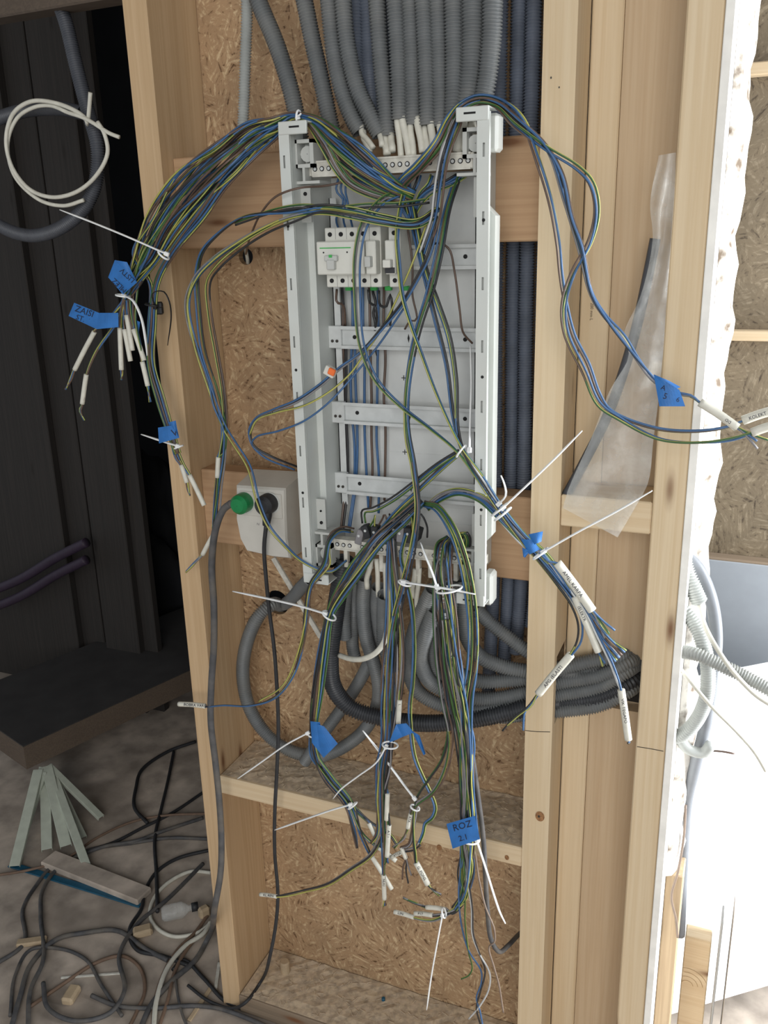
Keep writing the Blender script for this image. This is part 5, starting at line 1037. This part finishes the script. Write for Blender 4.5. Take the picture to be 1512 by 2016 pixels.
plain_tube('extension_cable', px3([(524, 1034, -.055), (520, 1080, -.05), (524, 1140, -.04), (530, 1200, -.03), (540, 1280, -.03), (546, 1370, -.03), (548, 1440, -.03), (545, 1520, -.035), (541, 1600, -.035), (541, 1680, -.03), (547, 1760, -.03), (543, 1820, -.035), (532, 1880, -.045)]) + [PZ(512, 1935, .052), PZ(485, 1972, .045), PZ(455, 1985, .012), PZ(410, 1970, .008), PZ(370, 1940, .008)], .0036, 'rubber_black', 'thin black power cord hanging from the black plug over the shelf edge', 'cord')
mb = MB(); mb.bar(P(538, 1098, .09), P(632, 1255, .09), .010, .006, up=(0, -1, 0), bev=.001); tag(mb.build('white_strip', 'dusty_white'), 'dull white trunking strip leaning behind the socket and panel foot', 'strip')

# ------------------------------------------------------------------ clear plastic sheet in the narrow bay
Lc = spline([(1297, 306, 0), (1280, 400, 0), (1285, 470, 0), (1262, 580, 0), (1228, 660, 0), (1238, 700, 0), (1200, 770, 0), (1165, 860, 0), (1120, 960, 0), (1108, 1000, 0)], 8)
Rc = spline([(1331, 300, 0), (1328, 380, 0), (1322, 470, 0), (1312, 600, 0), (1305, 700, 0), (1296, 790, 0), (1286, 870, 0), (1276, 950, 0), (1250, 1000, 0), (1216, 1058, 0)], 8)
n = 60; m_ = 14; Lc = Lc[np.linspace(0, len(Lc)-1, n).astype(int)]; Rc = Rc[np.linspace(0, len(Rc)-1, n).astype(int)]; V = []
for i in range(n):
    for j in range(m_+1):
        v = j/m_; p = Lc[i]*(1-v)+Rc[i]*v; Yv = -.006 + .004*math.sin(v*9+i*.17) + .003*math.sin(i*.45+v*4) - .008*(i/n)
        V.append(P(p[0], p[1], Yv))
mb = MB(); mb.quads(V, [(i*(m_+1)+j, i*(m_+1)+j+1, (i+1)*(m_+1)+j+1, (i+1)*(m_+1)+j) for i in range(n-1) for j in range(m_)])
o = tag(mb.build('plastic_sheet', 'clear_film', smooth=True), 'crumpled clear plastic sheet hanging between the two right studs', 'plastic sheet')
plain_tube('dark_strip', px3([(1290, 470, .05), (1276, 540, .05), (1254, 640, .045), (1228, 730, .04), (1195, 820, .03), (1150, 910, .02), (1115, 975, .012)]), .0075, 'conduit_dim', 'dark strip showing through the clear plastic sheet', 'strip', sides=8)

# ------------------------------------------------------------------ coil hanging at the upper left
cpx([(100, -30, .12), (128, 40, .11), (150, 130, .1), (172, 215, .09), (192, 290, .08), (188, 360, .08), (165, 410, .08), (120, 448, .08), (60, 464, .09), (0, 445, .1), (-50, 400, .12), (-70, 330, .12), (-50, 260, .11), (0, 232, .1), (60, 216, .1), (120, 214, .1), (160, 222, .1)], .0125, 'conduit_dim', 'dark grey conduit looping in the dark opening at upper left', pitch=.004)
a = np.linspace(0, 2*math.pi, 20)
plain_tube('white_cable', px3([(178, 182, .045), (176, 210, .05), (172, 245, .055), (170, 236, .05), (155, 222, .05), (110, 203, .05), (60, 200, .05), (25, 225, .05), (12, 275, .05), (22, 325, .05), (55, 370, .05), (100, 388, .05), (150, 378, .05), (190, 345, .05), (212, 300, .05), (205, 262, .05), (192, 240, .05)]), .0036, 'sheath_white', 'white cable ring tied to the conduit loop, outer turn', 'cable')
plain_tube('white_cable', px3([(235, 270, .05), (215, 262, .05), (180, 240, .048), (160, 230, .048), (135, 222, .05), (100, 208, .055), (65, 212, .055), (32, 235, .055), (15, 285, .055), (28, 345, .055), (75, 392, .055), (125, 405, .055), (165, 394, .055)]), .0034, 'sheath_white', 'white cable ring tied to the conduit loop, inner turn with free end', 'cable')

# ------------------------------------------------------------------ floor clutter, lower left
def floor_cable(label, pts, r, mat, h=0.0, name='floor_cable', cat='cable', group=None):
    return plain_tube(name, [PZ(p[0], p[1], r + h + (p[2] if len(p) > 2 else 0)) for p in pts], r, mat, label, cat, group, sides=8)
FC = [
 ('black floor cable bending up behind the left stud base', [(-20, 1905), (45, 1860), (45, 1790), (70, 1745), (110, 1700), (180, 1672), (260, 1660), (330, 1650), (420, 1652)], .005, 'rubber_grey'),
 ('grey floor cable at the far left curving towards the stud', [(20, 2030), (40, 1960), (60, 1900), (110, 1850), (170, 1836), (230, 1832), (290, 1870), (330, 1890)], .006, 'rubber_grey'),
 ('dark floor cable beside the blue film', [(55, 2030), (60, 1950), (85, 1890), (80, 1800), (85, 1750), (120, 1705), (200, 1668), (270, 1655), (310, 1640), (400, 1610)], .0052, 'rubber_grey'),
 ('pale brown cable crossing the floor in a long arc', [(-20, 1725), (60, 1712), (130, 1690), (190, 1650), (260, 1618), (330, 1605), (410, 1602)], .0036, 'rubber_brown'),
 ('brown cable loop low on the floor', [(55, 1985), (120, 1940), (190, 1895), (240, 1882), (275, 1905), (285, 1950), (270, 1990), (250, 2030)], .0042, 'rubber_brown'),
 ('brown cable pair next to the white cable on the floor', [(300, 2030), (305, 1970), (325, 1910), (350, 1870), (385, 1835), (410, 1800)], .0045, 'rubber_brown'),
 ('second brown cable falling behind the white cable', [(310, 2030), (330, 1970), (345, 1910), (375, 1860), (410, 1825)], .0042, 'rubber_brown'),
 ('white cable lying beside the power cord on the floor', [(302, 2030), (308, 1970), (330, 1905), (365, 1862), (400, 1838), (415, 1815)], .0055, 'sheath_white'),
 ('white cable ring on the floor left of the stud', [(415, 1718), (375, 1716), (335, 1735), (305, 1765), (295, 1800), (310, 1828), (345, 1844), (390, 1836), (412, 1820)], .0050, 'sheath_white'),
 ('black cable loop behind the white ring', [(420, 1672), (350, 1690), (310, 1715), (285, 1755), (278, 1790), (255, 1830), (270, 1870), (320, 1882), (370, 1900)], .0048, 'rubber_black'),
 ('dark cable climbing towards the dark room floor', [(310, 1795), (308, 1720), (305, 1650), (318, 1590), (330, 1540), (342, 1480)], .0050, 'rubber_black'),
 ('dark cable looping deep behind the trim lengths', [(290, 1620), (265, 1590), (268, 1550), (280, 1515), (330, 1480), (385, 1460)], .0055, 'rubber_black'),
 ('black cable crossing low under the stud', [(340, 1910), (360, 1890), (400, 1925), (440, 1968), (475, 1985)], .0045, 'rubber_black'),
 ('dark cable from the pile to the bottom edge', [(180, 1960), (230, 1980), (300, 1985), (380, 1980), (430, 1985), (500, 2010), (560, 2040)], .0050, 'rubber_grey'),
 ('thin dark cable zigzag near the bottom edge', [(345, 1920), (350, 1960), (360, 2000), (375, 2035)], .0032, 'rubber_grey'),
 ('dark cable sweeping through the middle of the pile', [(85, 1935), (95, 1985), (150, 2010), (215, 1995), (245, 1950), (235, 1880), (270, 1820), (330, 1770), (400, 1700)], .0052, 'rubber_grey'),
 ('black cable between the trim lengths and the stud', [(150, 1680), (220, 1660), (280, 1630), (340, 1600), (400, 1560)], .0046, 'rubber_black'),
 ('grey cable circling the wood chip', [(20, 2000), (30, 1920), (60, 1870), (120, 1868), (170, 1890), (200, 1940), (240, 2000)], .0042, 'rubber_grey')]
for k, (lb, pts, r, mt) in enumerate(FC): floor_cable(lb, pts, r, mt, h=0.0022*(k % 4), group='cables in the pile on the floor')
# loose trim lengths (U profiles) leaning out from under the raised board
TL = [((75, 1515), (28, 1705), 26), ((82, 1510), (60, 1600), 16), ((88, 1510), (92, 1672), 26), ((92, 1508), (130, 1665), 28), ((98, 1508), (165, 1648), 16), ((100, 1512), (172, 1708), 20), ((96, 1506), (200, 1608), 18), ((84, 1520), (45, 1640), 22)]
TN = ['leftmost pale trim length reaching the blue film', 'short pale trim length second from the left in the fan', 'broad pale trim length in the middle of the fan', 'broad pale trim length with a sawn end, right of the middle', 'pale trim length lying on the broad one in the fan', 'longest pale trim length pointing at the floor cables', 'rightmost pale trim length of the fan', 'pale trim length under the leftmost one']
for k, ((xa, ya), (xb_, yb), wpx) in enumerate(TL):
    A = PZ(xa, ya, .125 - .006*(k % 3)); B = PZ(xb_, yb, .012+.003*(k % 4)); w_ = wpx*.00105
    d_ = (B-A)/np.linalg.norm(B-A); s_ = np.cross(d_, [0, 0, 1]); s_ /= np.linalg.norm(s_); u_ = np.cross(s_, d_); mb = MB()
    mb.bar(A, B, w_, .0016, up=u_, bev=.0003)
    for q in (-1, 1): mb.bar(A+s_*q*w_/2-u_*.005, B+s_*q*w_/2-u_*.005, .0016, .010, up=u_, bev=.0003)
    tag(mb.build('trim_profile', 'trim_channel'), TN[k], 'trim profile', 'loose trim lengths on the floor')
# blue film strip and plastic wrapped board
A, B = PZ(20, 1702, .004), PZ(278, 1782, .004)
mb = MB(); mb.bar(A, B, .02, .004, bev=.001); o = tag(mb.build('film_strip', 'film_blue'), 'blue plastic film edge across the floor', 'film')
A, B = PZ(95, 1690, .012), PZ(285, 1765, .012)
mb = MB(); mb.bar(A, B, .055, .018, bev=.003); tag(mb.build('floor_board', 'concrete_dust'), 'dusty board lying on the floor behind the blue film', 'board')
for lb, (xa, ya), (xb_, yb), w_, t_, mt in [
 ('small pale wood chip among the floor cables at left', (33, 1858), (92, 1850), .022, .012, 'chip_wood'), ('rounded wood offcut low in the cable pile', (130, 1975), (150, 1942), .028, .02, 'chip_wood'),
 ('thin white plastic stick on the floor', (120, 1925), (238, 1916), .006, .004, 'dusty_white'), ('pale slat leaning at the foot of the left stud', (424, 1950), (432, 1895), .008, .004, 'dusty_white'),
 ('long pale splinter at the bottom of the pile', (372, 2010), (415, 1945), .010, .005, 'chip_wood'), ('wood offcut near the white cable ring', (262, 1838), (300, 1828), .03, .02, 'chip_wood'), ('small wood block beside the left stud', (392, 1800), (412, 1790), .022, .03, 'chip_wood')]:
    mb = MB(); mb.bar(PZ(xa, ya, t_/2), PZ(xb_, yb, t_/2), w_, t_, bev=min(w_, t_)*.25); tag(mb.build('wood_offcut' if 'wood' in lb or 'splinter' in lb else 'plastic_stick', mt), lb, 'offcut')
# dusty bottle lying in the pile
A, B = PZ(318, 1800, .02), PZ(385, 1785, .02); d_ = (B-A)
bt = empty('plastic_bottle', A, 'dusty clear bottle with dark cap lying by the left stud', 'bottle')
mb = MB(); t = np.array([0, .08, .15, .6, .72, .8, .9]); mb.tube([A+d_*q for q in t], [.014, .019, .02, .02, .014, .008, .008], 16); mb.build('bottle_body', 'clear_film', bt, smooth=True)
mb = MB(); mb.tube([A+d_*.88, A+d_*1.08], .011, 14); mb.build('cap', 'rubber_black', bt, smooth=True)
# bits on the sill
for lb, px, py, mt, w_, l_ in [('rounded wood plug standing on the sole plate', 562, 1905, 'chip_wood', .022, .03), ('tiny dark blue bit on the sole plate', 755, 1962, 'film_blue', .008, .008)]:
    c = P(px, py, .10 if w_ > .01 else .06); c = PZ(px, py+8, zz(-1.478)+.001); mb = MB(); mb.tube([c, c+[0, 0, l_*.9], c+[0, 0, l_]], [w_/2, w_/2, w_*.4], 14)
    tag(mb.build('wood_plug' if w_ > .01 else 'plastic_bit', mt), lb, 'offcut')
